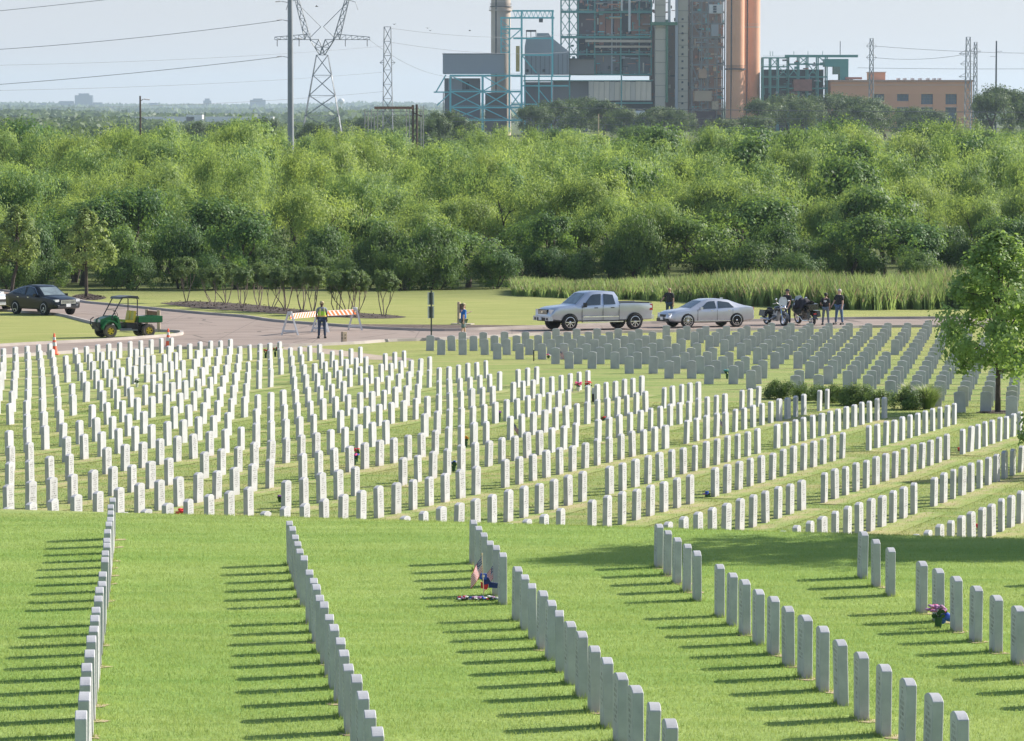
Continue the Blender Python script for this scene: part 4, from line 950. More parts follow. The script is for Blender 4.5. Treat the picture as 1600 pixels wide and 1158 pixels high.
mirror_bits(e, 'tail_light', (-2.30, .80, 1.05), (.2, .16, .16), REDL)
place(e, G(71, 492.8, ymin=150), (1.43, -.82), R(-48))

# white car, mostly cut by the left edge
e = empty('hatchback_car', (0, 0, 0), label='silver white car cut off by the left edge behind the black car', cat='car')
WHT = carpaint('white car paint', (.72, .72, .72), .1); L = Loft([(q[0] * .93, q[1] * .95, q[2] * .95, q[3] * .95, q[4] * .96, q[5] * .96, q[6] * .96) for q in P]); L.body(WHT, e)
L.patch([(-1.55, .3), (-1.2, .82), (-.42, .86), (-.40, .06)], GLASS, e, 'window'); L.patch([(-.30, .06), (-.30, .86), (.16, .84), (.76, .10)], GLASS, e, 'window'); L.screen(.47, 1.09, .86, .94, CLEAR, e, 'windscreen')
for x in (1.33, -1.27):
    for y in (.83, -.83): wheel(e, x, y, .34, .22, 6, .66)
arches(L, (1.33, -1.27), .37, e, .34); mirror_bits(e, 'headlight', (2.10, .68, .78), (.32, .26, .13), LAMP); bit(e, 'grille', (2.26, 0, .66), (.12, .8, .14), BLACKP)
mirror_bits(e, 'wing_mirror', (.7, 1.0, 1.04), (.14, .2, .14), WHT)
q = G(-30, 486, ymin=150); place(e, q, (0, 0), R(-44))

# green utility cart
GREEN = M('green painted plastic', (.012, .17, .045), .38, var=.12); YEL = M('yellow vinyl', (.62, .50, .04), .5, var=.1); YRIM = M('yellow wheel paint', (.80, .58, .03), .4); DUST = M('dusty tyre rubber', (.16, .13, .11), .95, var=.35, scale=8)
e = empty('utility_cart', (0, 0, 0), label='green open utility cart with yellow seat parked on the grass island', cat='utility vehicle')
for x in (.98, -.97):
    for y in (.58, -.58): wheel(e, x, y, .31, .27, 5, .52, YRIM, DUST if y > 0 else TYRE, sw=.5)
mb = MB(); mb.box((0, 0, .42), (2.1, .62, .14)); mb.box((1.15, 0, .42), (.5, .5, .22)); mb.box((-.95, 0, .5), (.6, .7, .2)); mb.box((.98, 0, .33), (.1, 1.0, .09)); mb.box((-.97, 0, .33), (.1, 1.0, .09)); mb.build('chassis', BLACKP, e)
mb = MB(); mb.prism([(1.42, .62), (1.38, .86), (1.05, .98), (.60, 1.04), (.52, .98), (.60, .66)], -.42, .42, plane='XZ'); mb.build('bonnet', GREEN, e, smooth=30)
for sg in (1, -1):
    mb = MB(); n = 8; P2 = [(.98 + .42 * math.cos(math.pi * k / n), .40 + .44 * math.sin(math.pi * k / n)) for k in range(-0, n + 1)] + [(.98 + .36 * math.cos(math.pi * k / n), .38 + .38 * math.sin(math.pi * k / n)) for k in range(n, -1, -1)]
    P2[0] = (1.42, .52); a, b_ = (.40, .74) if sg > 0 else (-.74, -.40); mb.prism(P2, a, b_, plane='XZ'); mb.box((.58, sg * .57, .70), (.10, .34, .55), Matrix.Rotation(R(14), 3, 'Y')); mb.build('wing', GREEN, e, smooth=30)
    bit(e, 'headlight', (1.42, sg * .28, .80), (.06, .18, .12), LAMP)
mb = MB(); mb.box((1.46, 0, .55), (.08, .92, .34)); mb.tube([(1.5, -.4, .45), (1.62, -.38, .62), (1.60, -.36, .86), (1.45, -.36, .95)], .025, 6); mb.tube([(1.5, .4, .45), (1.62, .38, .62), (1.60, .36, .86), (1.45, .36, .95)], .025, 6); mb.tube([(1.61, -.37, .72), (1.61, .37, .72)], .025, 6); mb.build('bull_bar', BLACKP, e)
mb = MB(); mb.box((.25, 0, .40), (.72, 1.26, .05)); mb.box((.05, .64, .34), (.9, .06, .06)); mb.box((.05, -.64, .34), (.9, .06, .06)); mb.build('floor_plate', M('grey steel', (.2, .22, .23), .5, .6), e)
bit(e, 'engine_cover', (-.12, 0, .55), (.5, 1.1, .26), BLACKP)
for sg in (1, -1):
    mb = MB(); mb.box((-.05, sg * .3, .76), (.46, .46, .12), Matrix.Rotation(R(-4), 3, 'Y')); mb.build('seat', YEL, e)
    mb = MB(); mb.box((-.30, sg * .3, 1.02), (.11, .46, .46), Matrix.Rotation(R(-10), 3, 'Y'), taper=.92); mb.build('backrest', YEL, e)
BAR = M('black roll bar', (.025, .025, .028), .4)
mb = MB()
for sg in (1, -1):
    mb.tube([(.92, sg * .60, .92), (.42, sg * .62, 1.80), (.36, sg * .62, 1.86)], .028, 7); mb.tube([(-.38, sg * .62, .45), (-.40, sg * .62, 1.78), (-.34, sg * .60, 1.88), (.38, sg * .60, 1.88)], .028, 7)
    mb.tube([(.92, sg * .60, .92), (.62, sg * .60, .60)], .026, 6)
for z, x in ((1.02, .86), (1.30, .70)): mb.tube([(x, -.6, z), (x, .6, z)], .016, 5)
mb.tube([(-.40, -.62, 1.12), (-.40, .62, 1.12)], .022, 6); mb.tube([(-.39, -.6, 1.86), (-.39, .6, 1.86)], .028, 6); mb.build('roll_cage', BAR, e)
mb = MB(); V = []; 
mb.prism([(.50, 1.82), (.44, 1.93), (0, 1.975), (-.40, 1.96), (-.48, 1.82), (-.44, 1.82), (-.38, 1.87), (.40, 1.87), (.46, 1.82)], -.69, .69, plane='XZ'); mb.build('roof', M('dark grey roof plastic', (.06, .065, .07), .45), e, smooth=40)
mb = MB(); mb.tube([(.62, -.3, 1.0), (.36, -.3, 1.12)], .018, 5)
n = 14; mb.tube([(.36 + .07 * math.sin(2 * math.pi * k / n), -.3 + .17 * math.cos(2 * math.pi * k / n), 1.13 + .15 * math.sin(2 * math.pi * k / n)) for k in range(n + 1)], .016, 5); mb.build('steering_wheel', BLACKP, e)
bx = link('cargo_bed', None, e); mb = MB(); mb.box((-1.05, 0, .70), (1.15, 1.28, .05)); mb.build('bed_floor', BLACKP, bx)
for c, d in (((-1.05, .64, .85), (1.18, .05, .30)), ((-1.05, -.64, .85), (1.18, .05, .30)), ((-1.64, 0, .85), (.05, 1.30, .30)), ((-.47, 0, .85), (.05, 1.30, .30))): bit(bx, 'bed_panel', c, d, GREEN)
for z in (.78, .92):
    mirror_bits(bx, 'bed_rib', (-1.05, .672, z), (1.12, .02, .03), GREEN)
place(e, G(172, 528, ymin=150), (.98, .58), math.pi + R(27))
t = link('tool_box', None, None, e.matrix_world @ Vector((0, 0, 0)), label='small grey tool box lying in the bed of the green cart', cat='box')
mb = MB(); mb.box((0, 0, .12), (.34, .55, .24)); mb.build('box_body', M('grey box plastic', (.12, .13, .15), .5), t); mb = MB(); mb.box((0, 0, .26), (.36, .57, .04)); mb.build('lid', M('pale lid', (.35, .36, .38), .5), t)
mw = Matrix.LocRotScale(e.location, e.rotation_euler, None); t.location = mw @ Vector((-.72, .1, .73)); t.rotation_euler = e.rotation_euler

# ------------------------------------------------------------------ motorcycles
def motorcycle(loc, yaw, covered, lab):
    e = empty('motorcycle', (0, 0, 0), label=lab, cat='motorcycle'); MB_ = M('black motorcycle paint', (.02, .022, .026), .22, spec=.8)
    for x in (.82, -.80):
        w_ = link('wheel', None, e, (x, 0, .33)); mb = MB(); mb.lathe([(.23, -.06), (.30, -.075), (.33, -.03), (.33, .03), (.30, .075), (.23, .06)], 24, axis='Y'); mb.build('tyre', TYRE, w_, smooth=40)
        mb = MB(); mb.lathe([(.235, -.05), (.22, -.05), (.22, .05), (.235, .05)], 24, axis='Y'); mb.lathe([(.05, -.07), (.05, .07)], 10, axis='Y')
        for k in range(9):
            a = 2 * math.pi * k / 9; mb.tube([(0, .04 * (-1) ** k, 0), (.22 * math.cos(a), 0, .22 * math.sin(a))], .009, 4)
        mb.lathe([(.001, .085), (.13, .085), (.13, .078)], 16, axis='Y'); mb.build('rim', CHROME, w_)
    for sg in (1, -1):
        mb = MB(); mb.tube([(.82, sg * .10, .33), (.50, sg * .10, 1.0)], .028, 8); mb.build('fork', CHROME, e)
    mb = MB(); mb.prism([(.52, .62), (.50, .80), (.80, .76), (1.12, .58), (1.18, .40), (1.12, .40), (1.05, .55), (.82, .68)], -.085, .085, plane='XZ'); mb.build('front_mudguard', MB_, e, smooth=30)
    mb = MB(); mb.prism([(-.45, .62), (-.48, .80), (-.80, .80), (-1.14, .62), (-1.22, .36), (-1.16, .36), (-1.08, .56), (-.80, .70)], -.10, .10, plane='XZ'); mb.build('rear_mudguard', MB_, e, smooth=30)
    mb = MB(); mb.ell((.12, 0, .86), (.34, .17, .15), 8); mb.build('fuel_tank', MB_, e, smooth=60)
    mb = MB(); mb.ell((-.30, 0, .74), (.30, .17, .08), 8); mb.ell((-.68, 0, .84), (.2, .14, .07), 8); mb.build('seat', M('black leather', (.02, .018, .018), .5), e, smooth=60)
    mb = MB(); mb.box((.05, 0, .42), (.46, .26, .30)); mb.lathe([(.10, -.22), (.10, .22)], 12, (.05, 0, .42), 'Y')
    for k in (-1, 1): mb.box((.05 + k * .12, 0, .64), (.14, .22, .28), Matrix.Rotation(k * .4, 3, 'Y'))
    mb.build('engine', M('engine metal', (.35, .35, .36), .35, .8), e)
    for sg in (1, -1):
        mb = MB(); mb.tube([(.2, sg * .2, .45), (-.2, sg * .24, .26), (-1.05, sg * .26, .30)], [.03, .04, .05], 8); mb.build('exhaust_pipe', CHROME, e)
        mb = MB(); mb.box((-.78, sg * .30, .58), (.56, .20, .32), taper=.92); mb.build('saddlebag', MB_, e)
        mb = MB(); mb.tube([(.46, sg * .08, 1.02), (.42, sg * .30, 1.16), (.24, sg * .42, 1.08)], .016, 6); mb.build('handlebar', CHROME, e)
        mb = MB(); mb.tube([(.40, sg * .30, 1.15), (.44, sg * .36, 1.30)], .008, 4); mb.ell((.44, sg * .38, 1.33), (.02, .07, .05), 6); mb.build('mirror', CHROME, e)
    mb = MB(); mb.ell((.66, 0, .96), (.12, .11, .11), 8); mb.ell((.64, .17, .92), (.06, .05, .05), 6); mb.ell((.64, -.17, .92), (.06, .05, .05), 6); mb.build('headlight', CHROME, e, smooth=60)
    mb = MB(); mb.prism([(-.26, 1.06), (-.24, 1.36), (-.14, 1.50), (.14, 1.50), (.24, 1.36), (.26, 1.06)], .50, .515, plane='YZ'); o = mb.build('windshield', M('pale screen plastic', (.5, .56, .62), .1, spec=.8), e)
    bit(e, 'tail_light', (-1.21, 0, .62), (.05, .14, .07), REDL)
    if covered:
        mb = MB(); mb.ell((.50, 0, .88), (.34, .42, .42), 10); mb.build('fairing', M('dark blue green fairing', (.03, .055, .065), .25, spec=.8), e, smooth=60)
        bit(e, 'top_box', (-1.0, 0, .98), (.42, .50, .30), MB_)
    q = loc; e.location = (q.x, q.y, gz(q.x, q.y) + .01); e.rotation_euler = (R(-7), 0, yaw) if True else None
    return e
m1 = motorcycle(G(1211, 508.5, ymin=150), R(-62), False, 'black and chrome motorcycle with clear windshield beside the capped man')
m2 = motorcycle(G(1259, 507.5, ymin=150), R(112), True, 'large dark touring motorcycle half hidden under a black cover')
# loose cover thrown over the second one
g = random.Random(4); V = []; F = []; nu, nv = 26, 16
for i in range(nu):
    for j in range(nv):
        u_ = i / (nu - 1) * 2 - 1; v_ = j / (nv - 1) * 2 - 1
        z = 1.36 - .30 * abs(v_) ** 2.4 * 1.5 - .22 * max(0, abs(u_ + .1) - .35) ** 1.2 + g.gauss(0, .018); V.append((u_ * .74 + .05, v_ * (.42 + .06 * math.sin(u_ * 5)) , z + .04 * math.sin(u_ * 9 + v_ * 4)))
for i in range(nu - 1):
    for j in range(nv - 1): F.append((i * nv + j, (i + 1) * nv + j, (i + 1) * nv + j + 1, i * nv + j + 1))
mb = MB(); mb.add(V, F); cv = mb.mesh('cover', M('black cloth', (.022, .018, .024), .85, var=.4, scale=9, bump=.5), 60)
c = link('cover', cv, None, m2.location, m2.rotation_euler, label='crumpled black cloth cover thrown over the touring motorcycle', cat='cover')
sm = c.modifiers.new('thickness', 'SOLIDIFY'); sm.thickness = .02

# ------------------------------------------------------------------ people
def skin_mesh(name, joints, edges, radii, mat, sub=1):
    me = bpy.data.meshes.new(name); me.from_pydata([tuple(j) for j in joints], edges, []); o = bpy.data.objects.new(name, me); COL.objects.link(o)
    md = o.modifiers.new('s', 'SKIN'); 
    if not me.skin_vertices: me.attributes  # layer is made with the modifier
    for i, r_ in enumerate(radii):
        me.skin_vertices[0].data[i].radius = r_ if isinstance(r_, tuple) else (r_, r_)
    me.skin_vertices[0].data[0].use_root = True
    o.modifiers.new('d', 'SUBSURF').levels = sub; o.modifiers['d'].render_levels = sub
    dg = bpy.context.evaluated_depsgraph_get(); ev = o.evaluated_get(dg); m2 = bpy.data.meshes.new_from_object(ev)
    bpy.data.objects.remove(o); m2.materials.clear(); m2.materials.append(mat); m2.polygons.foreach_set('use_smooth', [True] * len(m2.polygons)); return m2
def person(loc, yaw, lab, skin, shirt, trous, shoe, hair=None, cap=None, vest=None, arms=((.0, .0), (.0, .0)), legs=(0, 0), hgt=1.78, shorts=False, bald=False, girth=1., longhair=False, turn=0., print_=None, stance=.1, beltbag=None):
    """faces -Y before yaw. arms: per side (swing forward, elbow bend[, out]) in radians; legs: swing per side"""
    e = empty('person', (loc.x, loc.y, gz(loc.x, loc.y) + .012), yaw, label=lab, cat='person'); k = hgt / 1.78; e.scale = (k, k, k)
    J = []; E = []; Rr = []
    def j(p, r, par=None):
        J.append(Vector(p)); Rr.append(r)
        if par is not None: E.append((par, len(J) - 1))
        return len(J) - 1
    gw = girth
    pel = j((0, 0, .98), (.155 * gw, .125 * gw)); bel = j((0, -.012 * gw, 1.10), (.150 * gw, .12 * gw), pel); che = j((0, 0, 1.30), (.165 * gw, .115 * gw), bel); neb = j((0, .005, 1.45), (.10, .075), che); nec = j((0, 0, 1.53), .055, neb)
    hd = j((0, -.012, 1.60), .072, nec); hd2 = j((0, -.015, 1.68), .093, hd); hd3 = j((0, -.005, 1.745), .075, hd2)
    skinA = {}
    for s_, sg in ((0, 1), (1, -1)):
        sh = j((sg * .175 * gw, 0, 1.43), .062, neb); a = arms[s_]; sw, be = a[0], a[1]; ou = a[2] if len(a) > 2 else .12
        ud = Vector((sg * math.sin(ou), -math.sin(sw), -math.cos(sw))).normalized(); el = J[sh] + ud * .29
        fd = Vector((sg * math.sin(ou) * .4 - sg * (a[3] if len(a) > 3 else 0.), -math.sin(sw + be), -math.cos(sw + be))).normalized(); wr = el + fd * .25
        i1 = j(el, .043, sh); i2 = j(el + fd * .12, .041, i1); i3 = j(wr, .028, i2); hnd = wr + fd * .085; i4 = j(wr + fd * .05, (.040, .020), i3)
        side = fd.cross(Vector((0, 0, 1)))
        if side.length < .1: side = Vector((0, 1, 0))
        side.normalize(); inw = fd.cross(side).normalized()
        for f in range(4):
            o_ = side * (f - 1.5) * .019; ln = (.055, .068, .062, .048)[f]; b0 = j(wr + fd * .085 + o_, .010, i4); b1 = j(wr + fd * (.085 + ln * .55) + o_ + inw * .006, .009, b0); j(wr + fd * (.085 + ln * .9) + o_ + inw * .022, .008, b1)
        t0 = j(wr + fd * .04 + side * .040, .012, i3); j(wr + fd * .085 + side * .052 + inw * .012, .010, t0)
        skinA[s_] = (J[sh].copy(), el, wr, fd)
        hp = j((sg * .095 * gw, .0, .93), .088 * gw, pel); lg = legs[s_]; kd = Vector((sg * stance * .6, -math.sin(lg), -math.cos(lg))).normalized(); kn = J[hp] + kd * .43
        sd = Vector((sg * stance * .5, -math.sin(lg * .2 - max(0, -lg) * .5), -1)).normalized(); an = kn + sd * (.42); 
        k1 = j(kn, .056, hp); k2 = j(kn + sd * .16, .054, k1); k3 = j(an, .034, k2); an.z = max(an.z, .07); j((an.x, an.y - .03, an.z - .03), .034, k3); j((an.x + sg * .02, an.y - .14, .035), (.036, .026), len(J) - 1)
        skinA[s_] += (J[hp].copy(), kn, an, sd)
    SK = M('skin ' + skin[0], skin[1], .55, var=.08)
    me = skin_mesh('body', J, E, Rr, SK); link('body', me, e)
    # head details
    mb = MB(); mb.ell((0, -.105, 1.655), (.014, .020, .024), 5); mb.ell((.088, 0, 1.66), (.012, .022, .032), 5); mb.ell((-.088, 0, 1.66), (.012, .022, .032), 5); mb.build('nose_and_ears', SK, e, smooth=60)
    mb = MB(); mb.ell((.034, -.097, 1.685), (.012, .006, .008), 5); mb.ell((-.034, -.097, 1.685), (.012, .006, .008), 5); mb.build('eyes', M('dark eyes', (.03, .02, .02), .3), e)
    mb = MB(); mb.ell((0, -.098, 1.612), (.026, .006, .006), 5); mb.build('mouth', M('lips', (.35, .13, .11), .5), e)
    if hair and not bald:
        mb = MB(); mb.ell((0, .018, 1.715), (.103, .108, .088), 8); mb.ell((0, .055, 1.665), (.090, .070, .085), 8)
        if longhair: mb.ell((0, .06, 1.56), (.085, .05, .13), 8)
        mb.build('hair', M('hair ' + hair[0], hair[1], .7, var=.3, scale=30), e, smooth=60)
    if cap:
        mb = MB(); mb.ell((0, 0, 1.735), (.104, .110, .075), 8); mb.prism([(-.07, -.09), (-.065, -.175), (0, -.20), (.065, -.175), (.07, -.09)], 1.722, 1.735); mb.build('cap', M('cap ' + cap[0], cap[1], .8), e, smooth=40)
    # shirt with sleeves
    SH = M('cloth ' + shirt[0], shirt[1], .85, var=.2, scale=10, bump=.4); J2 = []; E2 = []; R2 = []
    def q(p, r, par=None):
        J2.append(Vector(p)); R2.append(r)
        if par is not None: E2.append((par, len(J2) - 1))
        return len(J2) - 1
    a0 = q((0, 0, .93), (.185 * gw, .148 * gw)); a1 = q((0, -.015 * gw, 1.10), (.183 * gw, .148 * gw), a0); a2 = q((0, 0, 1.30), (.188 * gw, .135 * gw), a1); a3 = q((0, .004, 1.45), (.12, .09), a2); q((0, 0, 1.485), .066, a3)
    for s_, sg in ((0, 1), (1, -1)):
        sh, el, wr, fd = skinA[s_][:4]; b0 = q(sh, .080, a3); q(sh + (el - sh) * .82, .064, b0)
    link('shirt', skin_mesh('shirt', J2, E2, R2, SH), e)
    if print_:
        mb = MB(); mb.prism([(-.10, -.02), (-.07, .05), (.07, .05), (.10, -.02), (.03, -.04), (0, -.09), (-.03, -.04)], 0, .004, plane='XZ'); o = mb.build('shirt_print', M('white print', (.7, .7, .7), .8), e); o.location = (0, print_ * .152 * gw, 1.33)
    if vest:
        J2 = []; E2 = []; R2 = []; a0 = q((0, 0, .99), (.20 * gw, .162 * gw)); a1 = q((0, -.015 * gw, 1.12), (.200 * gw, .165 * gw), a0); a2 = q((0, 0, 1.30), (.200 * gw, .150 * gw), a1); q((0, .003, 1.44), (.145, .105), a2)
        link('safety_vest', skin_mesh('safety_vest', J2, E2, R2, M('lime safety vest', (.45, .80, .05), .7, var=.15)), e)
        mb = MB()
        for zz in (1.06,): mb.lathe([(.212 * gw, zz), (.212 * gw, zz + .05)], 20)
        o = mb.build('vest_stripe', M('orange reflective stripe', (.85, .55, .12), .4), e); o.scale = (1.0, .84, 1)
        for sg in (1, -1):
            mb = MB(); mb.box((sg * .10, 0, 1.27), (.05, .345, .34)); mb.build('vest_stripe', M('yellow reflective stripe', (.85, .85, .25), .4), e)
    # trousers
    TR = M('cloth ' + trous[0], trous[1], .85, var=.25, scale=8, bump=.3); J2 = []; E2 = []; R2 = []
    a0 = q((0, 0, 1.0), (.170 * gw, .135 * gw))
    for s_, sg in ((0, 1), (1, -1)):
        hp, kn, an, sd = skinA[s_][4:]; b0 = q(hp, .105 * gw, a0); b1 = q(kn, .074, b0)
        if shorts: J2[-1] = hp + (kn - hp) * .92; R2[-1] = .092
        else: q(an + Vector((0, 0, .01)), .060, b1)
    link('shorts' if shorts else 'trousers', skin_mesh('trousers', J2, E2, R2, TR), e)
    for s_, sg in ((0, 1), (1, -1)):
        an = skinA[s_][6]; mb = MB(); mb.box((an.x + sg * .01, an.y - .06, .045), (.105, .28, .09), taper=.8); mb.build('shoe', M('shoe ' + shoe[0], shoe[1], .6), e)
    if beltbag: mb = MB(); mb.box((-.13, .13, .92), (.12, .07, .13)); mb.build('belt_bag', BLACKP, e)
    return e
DSK = ('dark', (.10, .055, .035)); MSK = ('tan', (.46, .27, .19)); LSK = ('fair', (.60, .38, .29))
BLKC = ('black', (.022, .023, .028)); JEAN = ('blue denim', (.10, .17, .28)); GJEAN = ('grey denim', (.19, .23, .28)); NAVY = ('navy', (.035, .06, .11)); BSHOE = ('black', (.02, .02, .02))
person(G(503, 529, ymin=150), R(190), 'person in lime safety vest and tan cap standing before the striped barricade', DSK, ('grey', (.22, .25, .28)), NAVY, BSHOE, cap=('tan', (.45, .38, .22)), vest=True, arms=((.15, .7, .25, .3), (.05, .25, .2, .1)), hgt=1.74, girth=1.12)
person(G(724, 531, ymin=150), R(118), 'person in blue shirt and tan cap walking to the right on the road', LSK, ('bright blue', (.01, .13, .46)), ('grey green shorts', (.13, .19, .20)), ('pale', (.5, .45, .42)), hair=('brown', (.12, .08, .06)), cap=('tan', (.55, .46, .36)), arms=((.9, 1.0, .1), (-.35, .35, .1)), legs=(.32, -.30), hgt=1.70, shorts=True, beltbag=True, longhair=True)
person(G(1046, 502, ymin=150), R(-18), 'bald person in black shirt standing behind the bonnet of the silver saloon', MSK, BLKC, NAVY, BSHOE, bald=True, arms=((.1, .12, .1), (.55, .5, .45)), hgt=1.80, girth=1.08)
person(G(1230, 507.5, ymin=150), R(-35), 'person in black polo, dark trousers and black cap beside the chrome motorcycle', MSK, BLKC, ('dark slate', (.03, .045, .065)), BSHOE, hair=('black', (.02, .02, .02)), cap=BLKC, arms=((.25, .35, .05), (.0, .15, .1)), hgt=1.84, girth=1.0)
person(G(1290, 508, ymin=150), R(165), 'shorter dark-haired person in black t-shirt with white print, hand on hip', MSK, BLKC, GJEAN, BSHOE, hair=('black', (.02, .018, .016)), arms=((-.2, 1.1, .5, .8), (.0, .25, .1)), hgt=1.66, print_=1, stance=.16)
person(G(1311, 507.5, ymin=150), R(-40), 'grey-haired person in black t-shirt and blue jeans standing rightmost of the group', LSK, BLKC, JEAN, BSHOE, hair=('grey', (.50, .45, .42)), arms=((.1, .2, .15), (.3, .4, .2)), hgt=1.84, girth=1.1, stance=.22)

# ------------------------------------------------------------------ street furniture
WHITEP = M('white painted board', (.66, .66, .66), .5, var=.1); ORNG = M('orange reflective sheeting', (.90, .20, .05), .45, var=.08); WOODP = M('pale weathered timber', (.50, .40, .28), .85, var=.25, scale=5); BRNW = M('brown timber board', (.16, .085, .055), .8, var=.25)
BPANEL = M('white plastic rail', (.78, .76, .72), .5, var=.06)
def a_frame(p, yaw, h, parent):
    f = link('a_frame', None, parent, p, (0, 0, yaw)); 
    for sg in (1, -1):
        mb = MB(); mb.tube([(0, sg * .42, 0), (0, sg * .07, h)], .055, 4); mb.build('leg', WHITEP, f)
    mb = MB(); mb.box((0, 0, .20), (.05, .70, .11)); mb.build('cross_board', WHITEP, f); mb = MB(); mb.box((0, 0, h - .05), (.10, .22, .16)); mb.build('head_block', WHITEP, f)
def barricade(pa, pb, h, lab, lean):
    c = (pa + pb) / 2; e = empty('road_barricade', c, label=lab, cat='barricade', group='striped road barricades'); d = pb - pa; L_ = Vector((d.x, d.y, 0)).length; yaw = math.atan2(d.y, d.x)
    a_frame(pa - c, yaw, h, e); a_frame(pb - c, yaw, h, e)
    rl = link('rail', None, e, (0, 0, 0), (0, -math.atan2(d.z, L_), yaw)); mb = MB(); mb.box((0, 0, h - .20), (L_ - .05, .04, .26)); mb.build('rail_board', BPANEL, rl)
    n = max(4, int(L_ / .33)); 
    for k in range(n):
        x = -L_ / 2 + L_ * (k + .5) / n; q = L_ / n * .27; sk = .13 * lean
        for sg in (1, -1):
            mb = MB(); z0, z1 = h - .32, h - .08; y = sg * .021
            mb.prism([(x - q - sk, z0), (x + q - sk, z0), (x + q + sk, z1), (x - q + sk, z1)], min(y, y + sg * .004), max(y, y + sg * .004), plane='XZ'); mb.build('orange_stripe', ORNG, rl)
A1, A2, A3 = G(453, 524, ymin=150), G(501, 519, ymin=150), G(555, 516, ymin=150)
barricade(A1, A2 + (A1 - A2) * .03, 1.12, 'left striped orange and white road barricade behind the vested person', 1)
barricade(A2 + (A3 - A2) * .04, A3, 1.12, 'right striped orange and white road barricade reaching the kerb', -1)
def cone(px, py, lab):
    p = G(px, py, ymin=100); e = empty('traffic_cone', p, label=lab, cat='traffic cone', group='orange traffic cones'); 
    mb = MB(); mb.box((0, 0, .02), (.36, .36, .05)); mb.lathe([(.14, .04), (.035, .90), (.028, .92), (.001, .92)], 16); mb.build('cone_body', M('orange cone plastic', (.90, .13, .05), .5, var=.08), e, smooth=40)
    for z0, z1 in ((.38, .54), (.64, .76)):
        r_ = lambda z: .14 + (.035 - .14) * (z - .04) / .86 + .004
        mb = MB(); mb.lathe([(r_(z0), z0), (r_(z1), z1)], 16); mb.build('white_band', WHITEP, e, smooth=40)
cone(85, 554.5, 'orange traffic cone at the roadside near the left headstones')
cone(263, 546, 'orange traffic cone by the tip of the grass island')
def post(parent, c, w_, h, mat, name='post'): return bit(parent, name, (c[0], c[1], c[2] + h / 2 - .03), (w_, w_, h + .06), mat)
p0, p1 = G(229.5, 517, ymin=150), G(248, 518.5, ymin=150); c = (p0 + p1) / 2; e = empty('notice_board', c, label='brown board between two pale timber posts behind the green cart', cat='sign')
post(e, p0 - c, .15, 1.08, WOODP); post(e, p1 - c, .15, 1.08, WOODP); d = p1 - p0; mb = MB(); mb.box((0, 0, .88), (Vector((d.x, d.y)).length, .05, .26), Matrix.Rotation(math.atan2(d.y, d.x), 3, 'Z')); mb.build('board', BRNW, e)
p = G(537.5, 537, ymin=150); e = empty('bollard', p, R(35), label='short square timber bollard at the near road edge', cat='bollard'); mb = MB(); mb.box((0, 0, .25), (.2, .2, .56)); mb.box((0, 0, .535), (.16, .16, .02)); mb.build('post', WOODP, e)
for zz in (.40, .26):
    for a in range(4):
        v = Matrix.Rotation(a * math.pi / 2, 3, 'Z') @ Vector((0, -.101, zz)); mb = MB(); mb.box(v, (.05, .01, .05) if a % 2 == 0 else (.01, .05, .05)); mb.build('hole', WELL, e)
p = G(674, 533, ymin=150); e = empty('sign_post', p, label='dark metal post with two stacked pale edged sign plates', cat='sign')
mb = MB(); mb.tube([(0, 0, -.1), (0, 0, 2.36)], .035, 8); mb.build('post', M('dark green post', (.02, .035, .03), .6), e)
for z, h in ((1.98, .58), (1.34, .56)):
    f = link('sign_plate', None, e, (-.02, .05, z), (0, 0, R(8))); mb = MB(); mb.box((0, 0, 0), (.30, .02, h)); mb.build('plate', M('pale sign plate', (.55, .58, .56), .5), f); mb = MB(); mb.box((0, -.014, 0), (.17, .006, h * .94)); mb.build('dark_panel', M('dark sign face', (.05, .07, .08), .5), f)
p = G(717, 507, ymin=150); e = empty('trail_sign', p, R(-18), label='pale timber post with brown sign board behind the person in blue', cat='sign')
mb = MB(); mb.box((0, 0, .58), (.13, .13, 1.2)); mb.build('post', WOODP, e); mb = MB(); mb.prism([(.07, 1.08), (.36, 1.08), (.36, .86), (.07, .60)], -.03, .03, plane='XZ'); mb.build('board', BRNW, e)
mb = MB(); mb.prism([(-.42, -.1), (.7, -.12), (.75, .35), (-.3, .4)], 0, .05); mb.build('base_slab', M('pale stone slab', (.45, .40, .33), .9), e)
p = GM(834, 564); e = empty('marker_stake', p, label='thin black stake in the lawn before the grey headstones', cat='stake'); mb = MB(); mb.box((0, 0, .22), (.05, .05, .46)); mb.build('stake', BLACKP, e)

